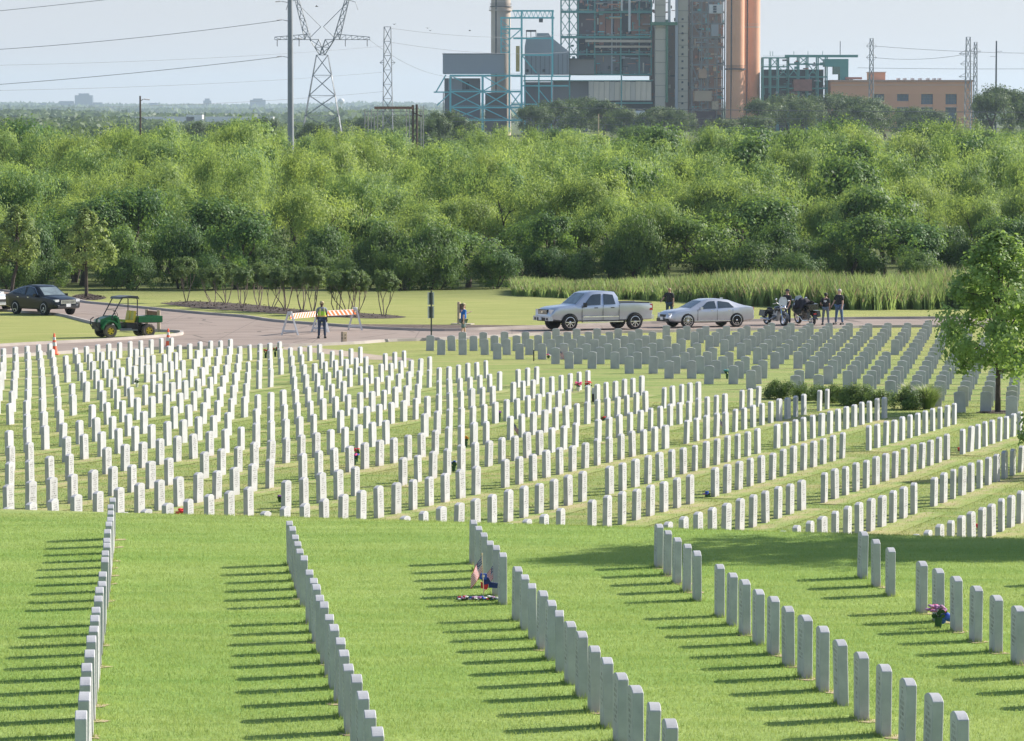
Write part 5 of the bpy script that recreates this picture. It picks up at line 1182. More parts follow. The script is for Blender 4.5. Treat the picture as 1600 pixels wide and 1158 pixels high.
# ------------------------------------------------------------------ flowers and flags
PET = {n: M('petals ' + n, c, .7, var=.25, scale=20) for n, c in dict(red=(.75, .03, .04), pink=(.80, .10, .28), purple=(.22, .06, .30), blue=(.03, .09, .50), white=(.75, .73, .70), orange=(.85, .35, .04), teal=(.08, .35, .38), lilac=(.42, .20, .38)).items()}
LEAFG = M('bouquet leaves', (.03, .09, .03), .7); VASE = M('white vase plastic', (.70, .70, .68), .4)
def bouquet(p, cols, r, lab, z=.28, n=26, vase='white', cat='flowers', name='flower_bouquet', seed=0):
    g = random.Random(seed + int(p.x * 100)); e = empty(name, p, label=lab, cat=cat)
    if vase: mb = MB(); mb.lathe([(.035, -.02), (.05, z * .5), (.055, z * .62), (.001, z * .62)], 12); mb.build('vase', VASE if vase == 'white' else LEAFG, e, smooth=40)
    mb = MB()
    for k in range(8): mb.tube([(0, 0, z * .45), (g.gauss(0, r * .5), g.gauss(0, r * .5), z + g.uniform(-.04, .05))], .006, 4)
    for k in range(12):
        a = g.uniform(0, 6.3); q = g.uniform(.4, 1.1) * r; x, y, zz = q * math.cos(a), q * math.sin(a), z + g.uniform(-.09, .02); mb.add([(x - .03, y, zz), (x, y - .012, zz + .03), (x + .03, y, zz), (x, y + .012, zz - .03)], [(0, 1, 2, 3)])
    mb.build('stems', LEAFG, e)
    for ci, cn in enumerate(cols):
        for k in range(max(3, n // len(cols) // 2)):
            a = g.uniform(0, 6.3); q = r * math.sqrt(g.random()); c = Vector((q * math.cos(a) + (ci - (len(cols) - 1) / 2) * r * .7, q * math.sin(a), z + g.uniform(-.03, .10) * r / .12)); mb = MB()
            for m_ in range(6):
                b_ = m_ * 1.05 + g.random(); mb.ell(c + Vector((math.cos(b_) * .022, math.sin(b_) * .022, g.gauss(0, .006))), (.024, .024, .014), 4)
            mb.ell(c, (.014, .014, .018), 4); mb.build('blossom', PET[cn], e)
    return e
RED_S = M('flag red cloth', (.55, .03, .05), .8, var=.1); WH_S = M('flag white cloth', (.75, .73, .72), .8, var=.06); BL_S = M('flag blue cloth', (.02, .035, .16), .8, var=.1)
def small_flag(p, h, w_, yaw, lab, droop=.5, seed=1, lean=0.):
    e = empty('small_flag', p, yaw, label=lab, cat='flag', group='small national flags on sticks'); e.rotation_euler = (0, lean, yaw)
    mb = MB(); mb.tube([(0, 0, -.05), (0, 0, h)], .006, 6); mb.ell((0, 0, h + .012), (.012, .012, .016), 5); mb.build('stick', M('pale wooden stick', (.55, .42, .25), .7), e)
    g = random.Random(seed); nr, nc = 13, 12; fh = w_ * .62; V = []; F = []; MI = []
    for i in range(nr + 1):
        for j in range(nc + 1):
            u_ = j / nc; v_ = i / nr; x = u_ * w_ * (1 - droop * .55) ; z = h - .01 - v_ * fh - droop * u_ * w_ * .95; y = math.sin(u_ * 7 + v_ * 2 + seed) * .022 * u_
            V.append((x, y, z))
    for i in range(nr):
        for j in range(nc):
            F.append((i * (nc + 1) + j, i * (nc + 1) + j + 1, (i + 1) * (nc + 1) + j + 1, (i + 1) * (nc + 1) + j)); MI.append(2 if (i < 7 and j < 5) else (0 if i % 2 == 0 else 1))
    mb = MB(); mb.v = V; mb.f = F; mb.m = MI; o = mb.build('flag_cloth', [RED_S, WH_S, BL_S], e, smooth=60)
    mb = MB()
    for i in range(9):
        for j in range(5 + (i % 2)):
            uu = (.03 + .36 * (j + .5 * ((i + 1) % 2)) / 5.5) ; vv = (i + .7) / 9.3 * 7 / 13; x = uu * w_ * (1 - droop * .55); z = h - .01 - vv * fh - droop * uu * w_ * .95; y = math.sin(uu * 7 + vv * 2 + seed) * .022 * uu
            for d in (-.004, .004): mb.add([(x - .004, y + d, z - .004), (x + .004, y + d, z - .004), (x, y + d, z + .005)], [(0, 1, 2)])
    mb.build('stars', WH_S, e)
fa = G(756, 935); fb = G(773, 932)
small_flag(fa + Vector((.0, 0, 0)), .60, .33, R(215), 'small flag drooping on a stick left of the nearest stone in the third row', .75, 2, R(3))
small_flag(fb, .50, .30, R(195), 'small flag hanging close against the nearest stone of the third row', .85, 5, R(-2))
e = empty('bunting_bow', (fa + fb) / 2 + Vector((-.03, -.04, .20)), label='blue and red ribbon bow with white stars tied between the two flags', cat='ribbon bow')
for mat_, pts in ((BL_S, [(-.09, 0, .08), (.02, -.02, .08), (.06, 0, .0), (-.04, -.02, -.02)]), (PET['blue'], [(-.10, -.02, .14), (.0, -.03, .13), (.0, -.02, .05), (-.10, -.02, .06)]), (RED_S, [(-.09, 0, .02), (.02, -.01, -.02), (.0, 0, -.09), (-.08, 0, -.07)]), (BL_S, [(.02, 0, .02), (.15, -.02, .0), (.14, 0, -.07), (.03, 0, -.06)]), (WH_S, [(-.07, -.04, .11), (-.03, -.04, .12), (-.03, -.04, .09), (-.07, -.04, .085)])):
    mb = MB(); mb.add(pts + [(a, b + .03, c) for a, b, c in pts], [(0, 1, 2, 3), (7, 6, 5, 4), (0, 4, 5, 1), (1, 5, 6, 2), (2, 6, 7, 3), (3, 7, 4, 0)]); mb.build('ribbon_loop', mat_, e)
e = empty('flower_garland', G(746, 939), label='low garland of white and lilac flowers laid beside a third row headstone', cat='flowers'); g = random.Random(9)
for k in range(46):
    x = g.uniform(-.27, .27); mb = MB(); c = Vector((x, g.gauss(0, .045), .025 + g.uniform(0, .04)))
    for m_ in range(5):
        b_ = m_ * 1.26; mb.ell(c + Vector((math.cos(b_) * .013, math.sin(b_) * .013, 0)), (.014, .014, .010), 4)
    mb.build('blossom', PET[g.choice(['white', 'lilac', 'purple', 'white', 'blue', 'red'])], e)
mb = MB()
for k in range(80):
    x, y = g.uniform(-.28, .28), g.gauss(0, .05); mb.add([(x - .03, y, .02), (x, y - .01, .045), (x + .03, y, .02), (x, y + .01, .01)], [(0, 1, 2, 3)])
mb.build('leaves', LEAFG, e)
b = G(1466, 981); bouquet(b, ['lilac', 'pink', 'lilac'], .085, 'purple pink bouquet leaning by a stone in the fifth foreground row', .22, 34, 'green', seed=3)
e = empty('blue_bow', G(1476, 980) + Vector((0, -.05, .12)), label='bright blue cloth bow beside the purple bouquet', cat='ribbon bow')
for k in range(5):
    a = k * 1.3; mb = MB(); mb.ell((math.cos(a) * .05, math.sin(a) * .03, math.sin(a * 1.7) * .035), (.055, .03, .045), 6); mb.build('ribbon_loop', PET['blue'], e, smooth=60)
for (px, py, cols, r, lab, kw) in [
    (283, 809, ['red', 'red'], .11, 'bright red flowers on the ground just behind the hill crest at left', dict(z=.10, n=30, vase=None)),
    (214, 605, ['white'], .09, 'white flowers at a headstone in the left field', dict(z=.25, n=16)),
    (438, 785, ['purple'], .07, 'small purple flowers beside a headstone near the crest', dict(z=.12, n=12, vase='green')),
    (554, 727, ['pink', 'blue'], .08, 'pink and violet flowers in a dark vase between white headstones', dict(z=.22, n=22, vase='green')),
    (557, 722, ['red'], .06, 'small red flowers above the pink and violet ones', dict(z=.30, n=10, vase='green')),
    (415, 560, ['red'], .10, 'small red wreath between the far white headstones', dict(z=.30, n=14, vase='green')),
    (430, 558, ['red'], .10, 'small red wreath on the right of another red wreath', dict(z=.34, n=14, vase='green')),
    (728, 700, ['orange'], .06, 'orange flowers in a dark green vase', dict(z=.27, n=10, vase='green')),
    (709, 737, ['blue', 'white'], .06, 'blue and white flowers in a dark vase', dict(z=.22, n=14, vase='green')),
    (904, 612, ['pink', 'pink'], .11, 'large pink flower bouquet in a white vase near the middle', dict(z=.26, n=36)),
    (919, 613, ['red'], .10, 'coral red flower bouquet right of the pink one', dict(z=.30, n=24)),
    (942, 658, ['red'], .06, 'few red flowers at a headstone right of the pink bouquet', dict(z=.08, n=8, vase='green')),
    (780, 660, ['purple'], .05, 'withered dark bouquet between white headstones', dict(z=.30, n=8, vase='green')),
    (1105, 778, ['lilac', 'blue'], .06, 'lilac and blue flowers left of a white headstone at lower right', dict(z=.10, n=18, vase='green')),
    (1531, 843, ['red', 'white', 'blue'], .045, 'red white and blue bouquet in a dark green vase at lower right', dict(z=.26, n=30, vase='green')),
    (1136, 592, ['teal', 'teal'], .09, 'teal flowers in a dark vase beside a grey headstone', dict(z=.30, n=16, vase='green')),
    (988, 541, ['pink', 'white'], .09, 'pale pink flowers among the grey headstones', dict(z=.24, n=14, vase='green')),
    (857, 560, ['pink', 'white'], .06, 'tiny pink and white flowers near the black stake', dict(z=.12, n=12, vase='green')),
    (1311, 541, ['red'], .07, 'small red flowers between grey headstones at right', dict(z=.2, n=8, vase='green')),
    (1499, 705, ['red'], .05, 'small red flowers left of a run of white headstones', dict(z=.05, n=8, vase='green'))]:
    bouquet(GM(px, py), cols, r, lab, seed=int(px), **kw)
small_flag(GM(803, 683), .42, .30, R(-20), 'small flag standing between white headstones in the middle of the field', .8, 7)
small_flag(GM(1125, 673), .36, .26, R(-30), 'small faded flag low between white headstones right of the middle', .8, 8)
small_flag(GM(875, 562), .40, .30, R(-30), 'small flag by a grey headstone near the black stake', .7, 11)
small_flag(GM(774, 820), .38, .26, R(160), 'small flag behind the hill crest above the third foreground row', .85, 12)
p = GM(927, 628); e = empty('grave_lantern', p, label='white card on a dark stand beside the coral flowers', cat='grave marker'); mb = MB(); mb.box((0, 0, .13), (.10, .08, .28)); mb.build('stand', BLACKP, e); mb = MB(); mb.box((0, 0, .36), (.11, .03, .22)); mb.build('card', WHITEP, e)

# ------------------------------------------------------------------ pylons, poles and wires
GALV = M('galvanised steel', (.27, .29, .31), .55, .4, var=.15, scale=.3); RUSTW = M('weathered pole timber', (.10, .07, .055), .9, var=.3)
def truss(mb, a, b, wa, wb, n, r, da=None, db=None):
    """four-legged lattice between two points with zigzag bracing"""
    a, b = Vector(a), Vector(b); da = da or wa; db = db or wb
    C = [[(a + (b - a) * i / n) + Vector((sx * (wa + (wb - wa) * i / n) / 2, sy * (da + (db - da) * i / n) / 2, 0)) for sx, sy in ((-1, -1), (1, -1), (1, 1), (-1, 1))] for i in range(n + 1)]
    for k in range(4): mb.tube([C[0][k], C[n][k]], r * 1.4, 4)
    for i in range(n):
        for k in range(4):
            mb.tube([C[i][k], C[i + 1][(k + 1) % 4]], r, 3, cap=False); mb.tube([C[i][(k + 1) % 4], C[i + 1][k]], r, 3, cap=False)
            mb.tube([C[i + 1][k], C[i + 1][(k + 1) % 4]], r, 3, cap=False)
D = 1000.
def WP(px, py, d=D): return AT(px, py, d)
# big waisted pylon
e = empty('lattice_pylon', (WP(504, 200).x, D, gz(WP(504, 200).x, D)), label='big waisted lattice pylon with wide cross arm behind the steel pole', cat='pylon'); O_ = e.location
def loc_(v): return Vector(v) - O_
r_ = .075; u_ = D / FPX
base = loc_(WP(503, 176)); base.z = 0; waist = loc_(WP(503.5, 86)); arm = loc_(WP(503.5, 62)); 
mb = MB(); truss(mb, base, waist, 74 * u_, 18 * u_, 5, r_, 40 * u_, 10 * u_); mb.build('tower_legs', GALV, e)
mb = MB(); truss(mb, waist, waist + Vector((-12 * u_, 0, 24 * u_)), 8 * u_, 14 * u_, 2, r_); truss(mb, waist, waist + Vector((12 * u_, 0, 24 * u_)), 8 * u_, 14 * u_, 2, r_); mb.build('waist_fork', GALV, e)
for sg in (-1, 1):
    mb = MB(); a = arm + Vector((sg * 18 * u_, 0, 0)); t = arm + Vector((sg * 74 * u_, 0, 0)); 
    for i in range(6):
        q0 = a + (t - a) * i / 6; q1 = a + (t - a) * (i + 1) / 6; h0 = 9 * u_ * (1 - i / 6) + 4 * u_ * (i / 6); h1 = 9 * u_ * (1 - (i + 1) / 6) + 4 * u_ * ((i + 1) / 6)
        mb.tube([q0, q1], r_ * 1.2, 4); mb.tube([q0 + Vector((0, 0, h0)), q1 + Vector((0, 0, h1))], r_ * 1.2, 4); mb.tube([q0, q1 + Vector((0, 0, h1))], r_, 3); mb.tube([q1, q1 + Vector((0, 0, h1))], r_, 3)
    mb.build('cross_arm', GALV, e)
    mb = MB(); k0 = arm + Vector((sg * 2 * u_, 0, 20 * u_)); truss(mb, arm + Vector((sg * 22 * u_, 0, 0)), arm + Vector((sg * 40 * u_, 0, 66 * u_)), 10 * u_, 6 * u_, 4, r_); mb.tube([arm + Vector((sg * 40 * u_, 0, 62 * u_)), arm + Vector((sg * 52 * u_, 0, 58 * u_)), arm + Vector((sg * 56 * u_, 0, 46 * u_))], r_ * 1.3, 4)
    mb.tube([arm + Vector((sg * 18 * u_, 0, 4 * u_)), k0], r_ * 1.2, 4); mb.tube([k0, arm + Vector((sg * 40 * u_, 0, 58 * u_))], r_ * 1.2, 4); mb.build('upper_arm', GALV, e)
    for xx in (70, 36): mb = MB(); p = arm + Vector((sg * xx * u_, 0, 0)); mb.lathe([(.09, 0), (.14, -.3), (.09, -.6), (.14, -.9), (.09, -1.2), (.14, -1.5), (.06, -1.9)], 6, p); mb.build('insulator', M('grey porcelain', (.2, .2, .21), .4), e)
    mb = MB(); mb.box(base + Vector((sg * 36 * u_, 0, .5)), (1.2, 1.2, 1.6)); mb.build('footing', KERB, e)
# slim lattice tower
def slim_tower(px0, px1, ytop, ybot, d, lab, arms=(), n=9, mat=GALV):
    c = AT((px0 + px1) / 2, ytop, d); u = d / FPX; z0 = gz(c.x, d); e = empty('lattice_tower', (c.x, d, z0), label=lab, cat='pylon'); w_ = (px1 - px0) * u; mb = MB()
    truss(mb, (0, 0, 0), (0, 0, (c.z - z0)), w_, w_ * .62, n, .07, w_); mb.build('tower_legs', mat, e)
    for ya, half in arms:
        for sg in (1, -1):
            z = AT(0, ya, d).z - z0; mb = MB(); mb.tube([(sg * w_ * .3, 0, z), (sg * half * u, 0, z)], .09, 4); mb.tube([(sg * w_ * .3, 0, z + 6 * u), (sg * half * u, 0, z)], .07, 4); mb.tube([(sg * w_ * .3, 0, z - 5 * u), (sg * half * u, 0, z)], .05, 3); mb.build('cross_arm', mat, e)
    return e
slim_tower(597, 614, 42, 190, 1000, 'slim straight lattice tower standing right of the big pylon', ((98, 12),))
slim_tower(1358, 1366, 60, 130, 1250, 'slender double mast left of the brick building roof box', ((72, 8), (90, 8)), 10)
slim_tower(1508, 1518, 58, 150, 1250, 'lattice tower behind the right end of the brick building', ((84, 14), (100, 12), (120, 14)), 9)
slim_tower(1521, 1528, 66, 150, 1300, 'narrow lattice mast just right of the lattice tower', ((80, 8),), 10)
def pole(px, y0, y1, d, rad, mat, lab, arms=()):
    c = AT(px, y0, d); z0 = gz(c.x, d); e = empty('utility_pole', (c.x, d, z0), label=lab, cat='pole'); h = c.z - z0; mb = MB(); mb.tube([(0, 0, -.5), (0, 0, h * .5), (0, 0, h)], [rad, rad * .85, rad * .68], 10); mb.build('pole_shaft', mat, e, smooth=60)
    for ya, xa, sg in arms:
        z = AT(0, ya, d).z - z0; mb = MB(); mb.tube([(0, 0, z - .25), (xa * d / FPX, 0, z)], .05, 5); mb.build('bracket', mat, e); mb = MB(); q = Vector((xa * d / FPX, 0, z))
        for k in range(7): mb.ell(q + Vector((sg * (-.12 - k * .11), 0, -k * .012)), (.045, .10, .10), 5)
        mb.build('insulator', M('brown porcelain', (.09, .07, .07), .35), e)
    return e
pole(453, -70, 200, 520, .50, GALV, 'tall grey steel monopole carrying wires in front of the big pylon', ((31, -12, 1), (88, -12, 1), (60, 10, -1), (2, -14, 1)))
pole(219, 150, 210, 470, .17, RUSTW, 'lone brown wooden pole rising from the wood at left', ((155, 5, -1),))
pole(1557, 64, 160, 1100, .34, M('dark steel', (.07, .09, .11), .6), 'single dark pole above the oak at upper right', ((80, 5, -1), (88, -5, 1)))
pole(935, 178, 215, 500, .12, WOODP, 'short pale wooden pole in front of the dark oak by the plant')
WIRE = M('wire metal', (.17, .18, .20), .5, .3)
def wire(a, b, sag, lab, r=.035, n=14):
    a, b = Vector(a), Vector(b); mb = MB(); mb.tube([a + (b - a) * i / n - Vector((0, 0, sag * 4 * (i / n) * (1 - i / n))) for i in range(n + 1)], r, 4, cap=False); tag(mb.build('power_line', WIRE), lab, 'wire', 'overhead power lines')
wire(AT(-120, 84, 520), AT(437, 32, 520), .6, 'upper power line running from the left edge to the steel pole')
wire(AT(-120, 140, 520), AT(437, 89, 520), .4, 'lower power line running from the left edge to the steel pole')
wire(AT(-120, 28, 520), AT(330, -20, 520), .2, 'topmost power line crossing the upper left corner')
wire(AT(-120, 104, 700), AT(600, 72, 1000), 1., 'thin power line passing the pole towards the slim tower')
wire(AT(-120, 143, 700), AT(596, 113, 1000), 1., 'thin low power line reaching the slim tower')
wire(AT(80, 168, 900), AT(600, 143, 1000), 1., 'lowest thin power line over the skyline')
wire(AT(610, 44, 1000), AT(900, 52, 1350), 2., 'thin power line from slim tower to the plant', .05)
wire(AT(610, 66, 1000), AT(900, 80, 1350), 2., 'second thin power line from slim tower to the plant', .05)
wire(AT(860, 168, 520), AT(1760, 176, 520), .15, 'pale power line crossing low before the plant', .045)
wire(AT(700, 182, 520), AT(1760, 186, 520), .15, 'second low power line above the wood', .03)
wire(AT(700, 190, 520), AT(1760, 200, 520), .3, 'third low power line above the wood at right', .03)
wire(AT(1366, 72, 1250), AT(1760, 82, 1250), 1.2, 'upper thin power line at the upper right', .06)
wire(AT(1340, 106, 1250), AT(1760, 106, 1250), .4, 'middle thin power line at the upper right', .06)
wire(AT(1366, 90, 1250), AT(1513, 84, 1250), 1.2, 'thin line between the double mast and lattice tower', .06)
wire(AT(577, 62, 1000), AT(720, 120, 1300), 3, 'thin line falling from the big pylon to the plant', .05)
# substation
d = 620; c = AT(612, 190, d); e = empty('substation_frame', (c.x, d, gz(c.x, d)), label='open steel substation frame with rusty beam and pale poles', cat='substation'); u = d / FPX; zz = lambda y: AT(0, y, d).z - gz(c.x, d)
xx = lambda x: AT(x, 190, d).x - c.x
for x, yt in ((569, 172), (574, 174), (580, 171), (585, 176), (590, 170), (634, 170), (640, 168), (657, 166), (661, 165)): mb = MB(); mb.tube([(xx(x), (x * 7 % 5), -.1), (xx(x), (x * 7 % 5), zz(yt))], .10, 6); mb.build('post', M('pale substation steel', (.42, .40, .38), .6, .2), e)
for x, yt in ((645, 164), (651, 163)): mb = MB(); mb.tube([(xx(x), 1, -.1), (xx(x), 1, zz(yt))], .20, 8); mb.build('timber_pole', RUSTW, e)
mb = MB(); mb.box(((xx(585) + xx(645)) / 2, 0, zz(168.5)), (xx(645) - xx(585), .3, 4 * u)); mb.build('rusty_beam', M('rusty steel', (.30, .15, .10), .85, .2, var=.3), e)
for y in (174, 180): mb = MB(); mb.tube([(xx(569), 1, zz(y)), (xx(661), 1, zz(y))], .05, 4); mb.build('bus_bar', GALV, e)
mb = MB(); mb.tube([(xx(645), 1, zz(176)), (xx(659), 1, zz(182))], .12, 5); mb.build('cross_brace', RUSTW, e)
# water tower and skyline
CITY = M('pale concrete towers', (.05, .065, .09), .8, var=.08, scale=.01); CGL = M('blue glass facade', (.03, .05, .08), .6, var=.1, scale=.01)
def tower_block(px0, px1, ytop, d, lab, mat=CITY, crown=None, floors=8):
    a, b = AT(px0, 176, d), AT(px1, 176, d); zt = AT(0, ytop, d).z; cx = (a.x + b.x) / 2; z0 = gz(cx, d); w_ = b.x - a.x; e = empty('office_block', (cx, d, z0), label=lab, cat='building', group='office blocks of the far skyline'); h = zt - z0; mb = MB(); mb.box((0, 0, h / 2 - 2), (w_, w_ * .6, h + 4)); mb.build('tower_wall', mat, e)
    nf = min(floors, max(3, int(h / 9)))
    for k in range(nf): mb = MB(); mb.box((0, -w_ * .3 - .3, h * (k + .6) / nf), (w_ * .92, .6, h / nf * .42)); mb.build('window_band', CGL, e)
    if crown: mb = MB(); mb.box((0, 0, h + crown / 2 * d / FPX), (w_ * .6, w_ * .3, crown * d / FPX)); mb.build('roof_block', mat, e)
DC = 10800
for a, b, y, lab, cr in [(-12, 7, 163, 'low pale office block at the left edge of the skyline', 0), (59, 79, 161, 'low wide office block on the skyline left of the tall one', 0), (94, 115, 158, 'pale office block beside the tallest one', 0), (118, 145, 149, 'tallest wide blue office block on the skyline', 3), (146, 160, 160, 'stepped low block right of the tallest one', 0),
    (181, 188, 166, 'tiny block on the skyline', 0), (233, 247, 161, 'grey office block left of the wooden pole top', 0), (247, 256, 166, 'low annex on the skyline', 0), (318, 330, 157, 'narrow office tower with stepped top', 3), (391, 415, 156, 'wide blue office block left of the steel pole', 2), (437, 446, 172, 'small block just left of the steel pole', 0)]:
    tower_block(a, b, y, DC, lab, CGL if a in (118, 391, 318) else CITY, cr)
d = 6500; c = AT(533, 158, d); e = empty('water_tower', (c.x, d, gz(c.x, d)), label='white round water tower between the pylon legs', cat='water tower'); h = c.z - gz(c.x, d)
mb = MB(); mb.ell((0, 0, h), (6, 6, 5), 12); mb.build('tank', WHITEP, e, smooth=60); mb = MB(); mb.lathe([(3, 0), (1.6, 4), (1.6, h - 4), (3, h - 3)], 14); mb.build('stem', WHITEP, e, smooth=60)
d = 3200; c = AT(340, 184, d); e = empty('long_shed', (c.x, d, gz(c.x, d)), label='long low white shed roofs far across the plain', cat='building'); hh = c.z - gz(c.x, d)
for xo, l_, nm in ((-55, 70, 'shed_wall'), (20, 60, 'shed_wall'), (-20, 14, 'gable_tower')):
    mb = MB(); k = 2.6 if nm == 'gable_tower' else .9; mb.box((xo, 0, hh / 2), (l_, 20, hh + k * 2)); mb.build(nm, WHITEP, e)

# ------------------------------------------------------------------ power station
TEAL = M('turquoise painted steel', (.16, .56, .60), .6, var=.15, scale=.1); DTEAL = M('dark green painted steel', (.10, .30, .28), .65, var=.2, scale=.1); GCLAD = M('ribbed grey cladding', (.36, .39, .43), .6, var=.08, scale=.08); DCLAD = M('dark grey cladding', (.17, .18, .20), .7, var=.25, scale=.12)
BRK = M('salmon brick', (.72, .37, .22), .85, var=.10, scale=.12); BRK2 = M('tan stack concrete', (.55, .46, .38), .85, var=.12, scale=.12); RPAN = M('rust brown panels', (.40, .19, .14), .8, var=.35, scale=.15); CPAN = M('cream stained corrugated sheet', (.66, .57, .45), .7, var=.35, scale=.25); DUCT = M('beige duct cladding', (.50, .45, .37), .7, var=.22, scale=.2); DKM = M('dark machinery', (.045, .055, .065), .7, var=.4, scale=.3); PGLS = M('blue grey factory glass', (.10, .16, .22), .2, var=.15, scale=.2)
PD = 1400.; U = PD / FPX
def PX(x): return (x - 800) * U
def PZ(y): return AT(0, y, PD).z
_ub = {}
def ubox(mat):
    if mat.name not in _ub: mb = MB(); mb.box((0, 0, 0), (1, 1, 1)); _ub[mat.name] = mb.mesh('block', mat)
    return _ub[mat.name]
def site(name, px, lab, cat, dy=0.): return empty(name, (PX(px), PD + dy, gz(PX(px), PD)), label=lab, cat=cat)
def blk(e, name, x0, x1, y0, y1, d0, d1, mat):
    """box from pixel columns x0..x1 and pixel rows y0 (top)..y1, depth d0..d1 metres behind the front"""
    c = Vector(((PX(x0) + PX(x1)) / 2, PD + (d0 + d1) / 2, (PZ(y0) + PZ(y1)) / 2)) - e.location
    return link(name, ubox(mat), e, c, scale=(abs(PX(x1) - PX(x0)), d1 - d0, abs(PZ(y0) - PZ(y1))))
def beam(e, name, a, b, t, mat):
    """steel member between (px, py, depth) points"""
    A = Vector((PX(a[0]), PD + a[2], PZ(a[1]))) - e.location; B = Vector((PX(b[0]), PD + b[2], PZ(b[1]))) - e.location; d = B - A
    o = link(name, ubox(mat), e, (A + B) / 2, scale=(t, t, d.length)); o.rotation_mode = 'QUATERNION'; o.rotation_quaternion = Vector((0, 0, 1)).rotation_difference(d.normalized()); return o
def frame(e, xs, ys_, ds, mat, tc=.5, tb=.4, brace=(), rails=False):
    for x in xs:
        for d in ds: beam(e, 'column', (x, max(ys_), d), (x, min(ys_), d), tc, mat)
    for y in ys_[:-1] if ys_[-1] >= 195 else ys_:
        for d in ds: beam(e, 'floor_beam', (xs[0], y, d), (xs[-1], y, d), tb, mat)
        for x in xs[::max(1, len(xs) - 1)]: beam(e, 'side_beam', (x, y, ds[0]), (x, y, ds[-1]), tb, mat)
        if rails: beam(e, 'hand_rail', (xs[0], y - 2.6, ds[0]), (xs[-1], y - 2.6, ds[0]), .10, mat)
    for i, j, k in brace:
        beam(e, 'brace', (xs[i], ys_[j], ds[0] - .3), (xs[i + 1], ys_[j + 1], ds[0] - .3), tb * .7, mat)
        if k: beam(e, 'brace', (xs[i + 1], ys_[j], ds[0] - .3), (xs[i], ys_[j + 1], ds[0] - .3), tb * .7, mat)
def stack(px0, px1, ytop, ybot, mat, lab, dy, bands=()):
    e = empty('chimney_stack', (PX((px0 + px1) / 2), PD + dy, gz(PX(px0), PD)), label=lab, cat='chimney'); r0 = (px1 - px0) / 2 * U * (PD + dy) / PD; z1 = PZ(ytop) - e.location.z; mb = MB()
    mb.lathe([(r0 * 1.06, -1), (r0 * 1.02, z1 * .3), (r0, z1), (r0 * .8, z1), (r0 * .8, z1 - 2)], 32); mb.build('shaft', mat, e, smooth=40)
    for y, k, m_ in bands:
        z = PZ(y) - e.location.z; mb = MB(); mb.lathe([(r0 * 1.0, z - .5), (r0 * k, z - .5), (r0 * k, z), (r0 * 1.0, z)], 32); mb.build('gallery', m_, e)
        mb = MB(); [mb.lathe([(r0 * k, z + h), (r0 * k, z + h + .12)], 32) for h in (.5, 1.0)]; mb.build('gallery_rail', m_, e)
    mb = MB(); mb.box((-r0 * .99 * .5, -r0 * .88, z1 / 2), (.5, .3, z1)); mb.build('ladder', DKM, e)
    return e
stack(767, 797, -60, 200, BRK2, 'tan concrete chimney at the left end of the plant', 46, ((10, 1.22, BRK2), (4, 1.12, DKM)))
stack(1133.5, 1161.5, -70, 206, BRK, 'left of the two tall salmon brick chimneys', 0, ((107, 1.18, DKM),))
stack(1162.5, 1190, -70, 206, BRK, 'right of the two tall salmon brick chimneys', 16, ((40, 1.03, BRK2),))
# ribbed grey hall on a turquoise frame
e = site('grey_hall', 740, 'windowless ribbed grey hall raised on a turquoise frame', 'building')
blk(e, 'hall_wall', 692, 788, 84.5, 115, 2, 22, GCLAD); blk(e, 'roof_edge', 691.5, 788.5, 83.3, 84.8, 1.8, 22.2, DCLAD)
for x in range(696, 788, 6): blk(e, 'wall_rib', x, x + 1, 85, 115, 1.7, 2.1, GCLAD)
blk(e, 'lower_wall', 694, 750, 122, 206, 9, 24, DCLAD); blk(e, 'side_wall', 758, 792, 145, 206, 8, 24, M('grey brown block wall', (.17, .15, .14), .85, var=.2, scale=.2)); blk(e, 'wall_panel', 700, 722, 122, 141, 8.6, 9.2, GCLAD); blk(e, 'duct', 728, 733, 128, 140, 5, 7, DKM)
e = site('turquoise_frame', 750, 'bright turquoise steel frame with cross braces under the grey hall', 'steel frame')
frame(e, [704, 754, 796, 815], [118, 143, 168, 188, 206], [0, 14], TEAL, .75, .6, [(0, 0, 0), (0, 1, 1), (0, 2, 1), (1, 0, 1), (1, 1, 1), (2, 1, 1), (2, 2, 0), (1, 2, 0)], True)
beam(e, 'stair', (681, 145, 0), (697, 117, 0), .5, TEAL); beam(e, 'landing', (678, 144, 0), (704, 144, 0), .5, TEAL); beam(e, 'stair', (683, 165, 0), (704, 145, 0), .4, TEAL); beam(e, 'stair_post', (693, 176, 0), (693, 144, 0), .3, DKM)
e = site('hoist_frame', 830, 'tall turquoise hoist frame with lattice girders above the grey hall', 'steel frame', 4)
for x in (796, 815, 863): beam(e, 'column', (x, 120, 0), (x, 17 if x > 800 else 45, 0), .75, TEAL)
for y, a, b in ((17, 800, 865), (28, 782, 866), (45, 782, 815), (60, 802, 862), (86, 815, 862)): beam(e, 'girder', (a, y, 0), (b, y, 0), .65, TEAL)
for k in range(9): x = 802 + k * 7; beam(e, 'lattice_bar', (x, 17, 0), (x + 3.5, 28, 0), .22, TEAL); beam(e, 'lattice_bar', (x + 3.5, 28, 0), (x + 7, 17, 0), .22, TEAL)
for x in (783, 796): beam(e, 'cage_post', (x, 83, 0), (x, 29, 0), .45, TEAL)
for k in range(5): beam(e, 'cage_brace', (783, 32 + k * 10, 0), (796, 42 + k * 10, 0), .25, TEAL); beam(e, 'cage_brace', (783, 42 + k * 10, 0), (796, 42 + k * 10, 0), .3, TEAL)
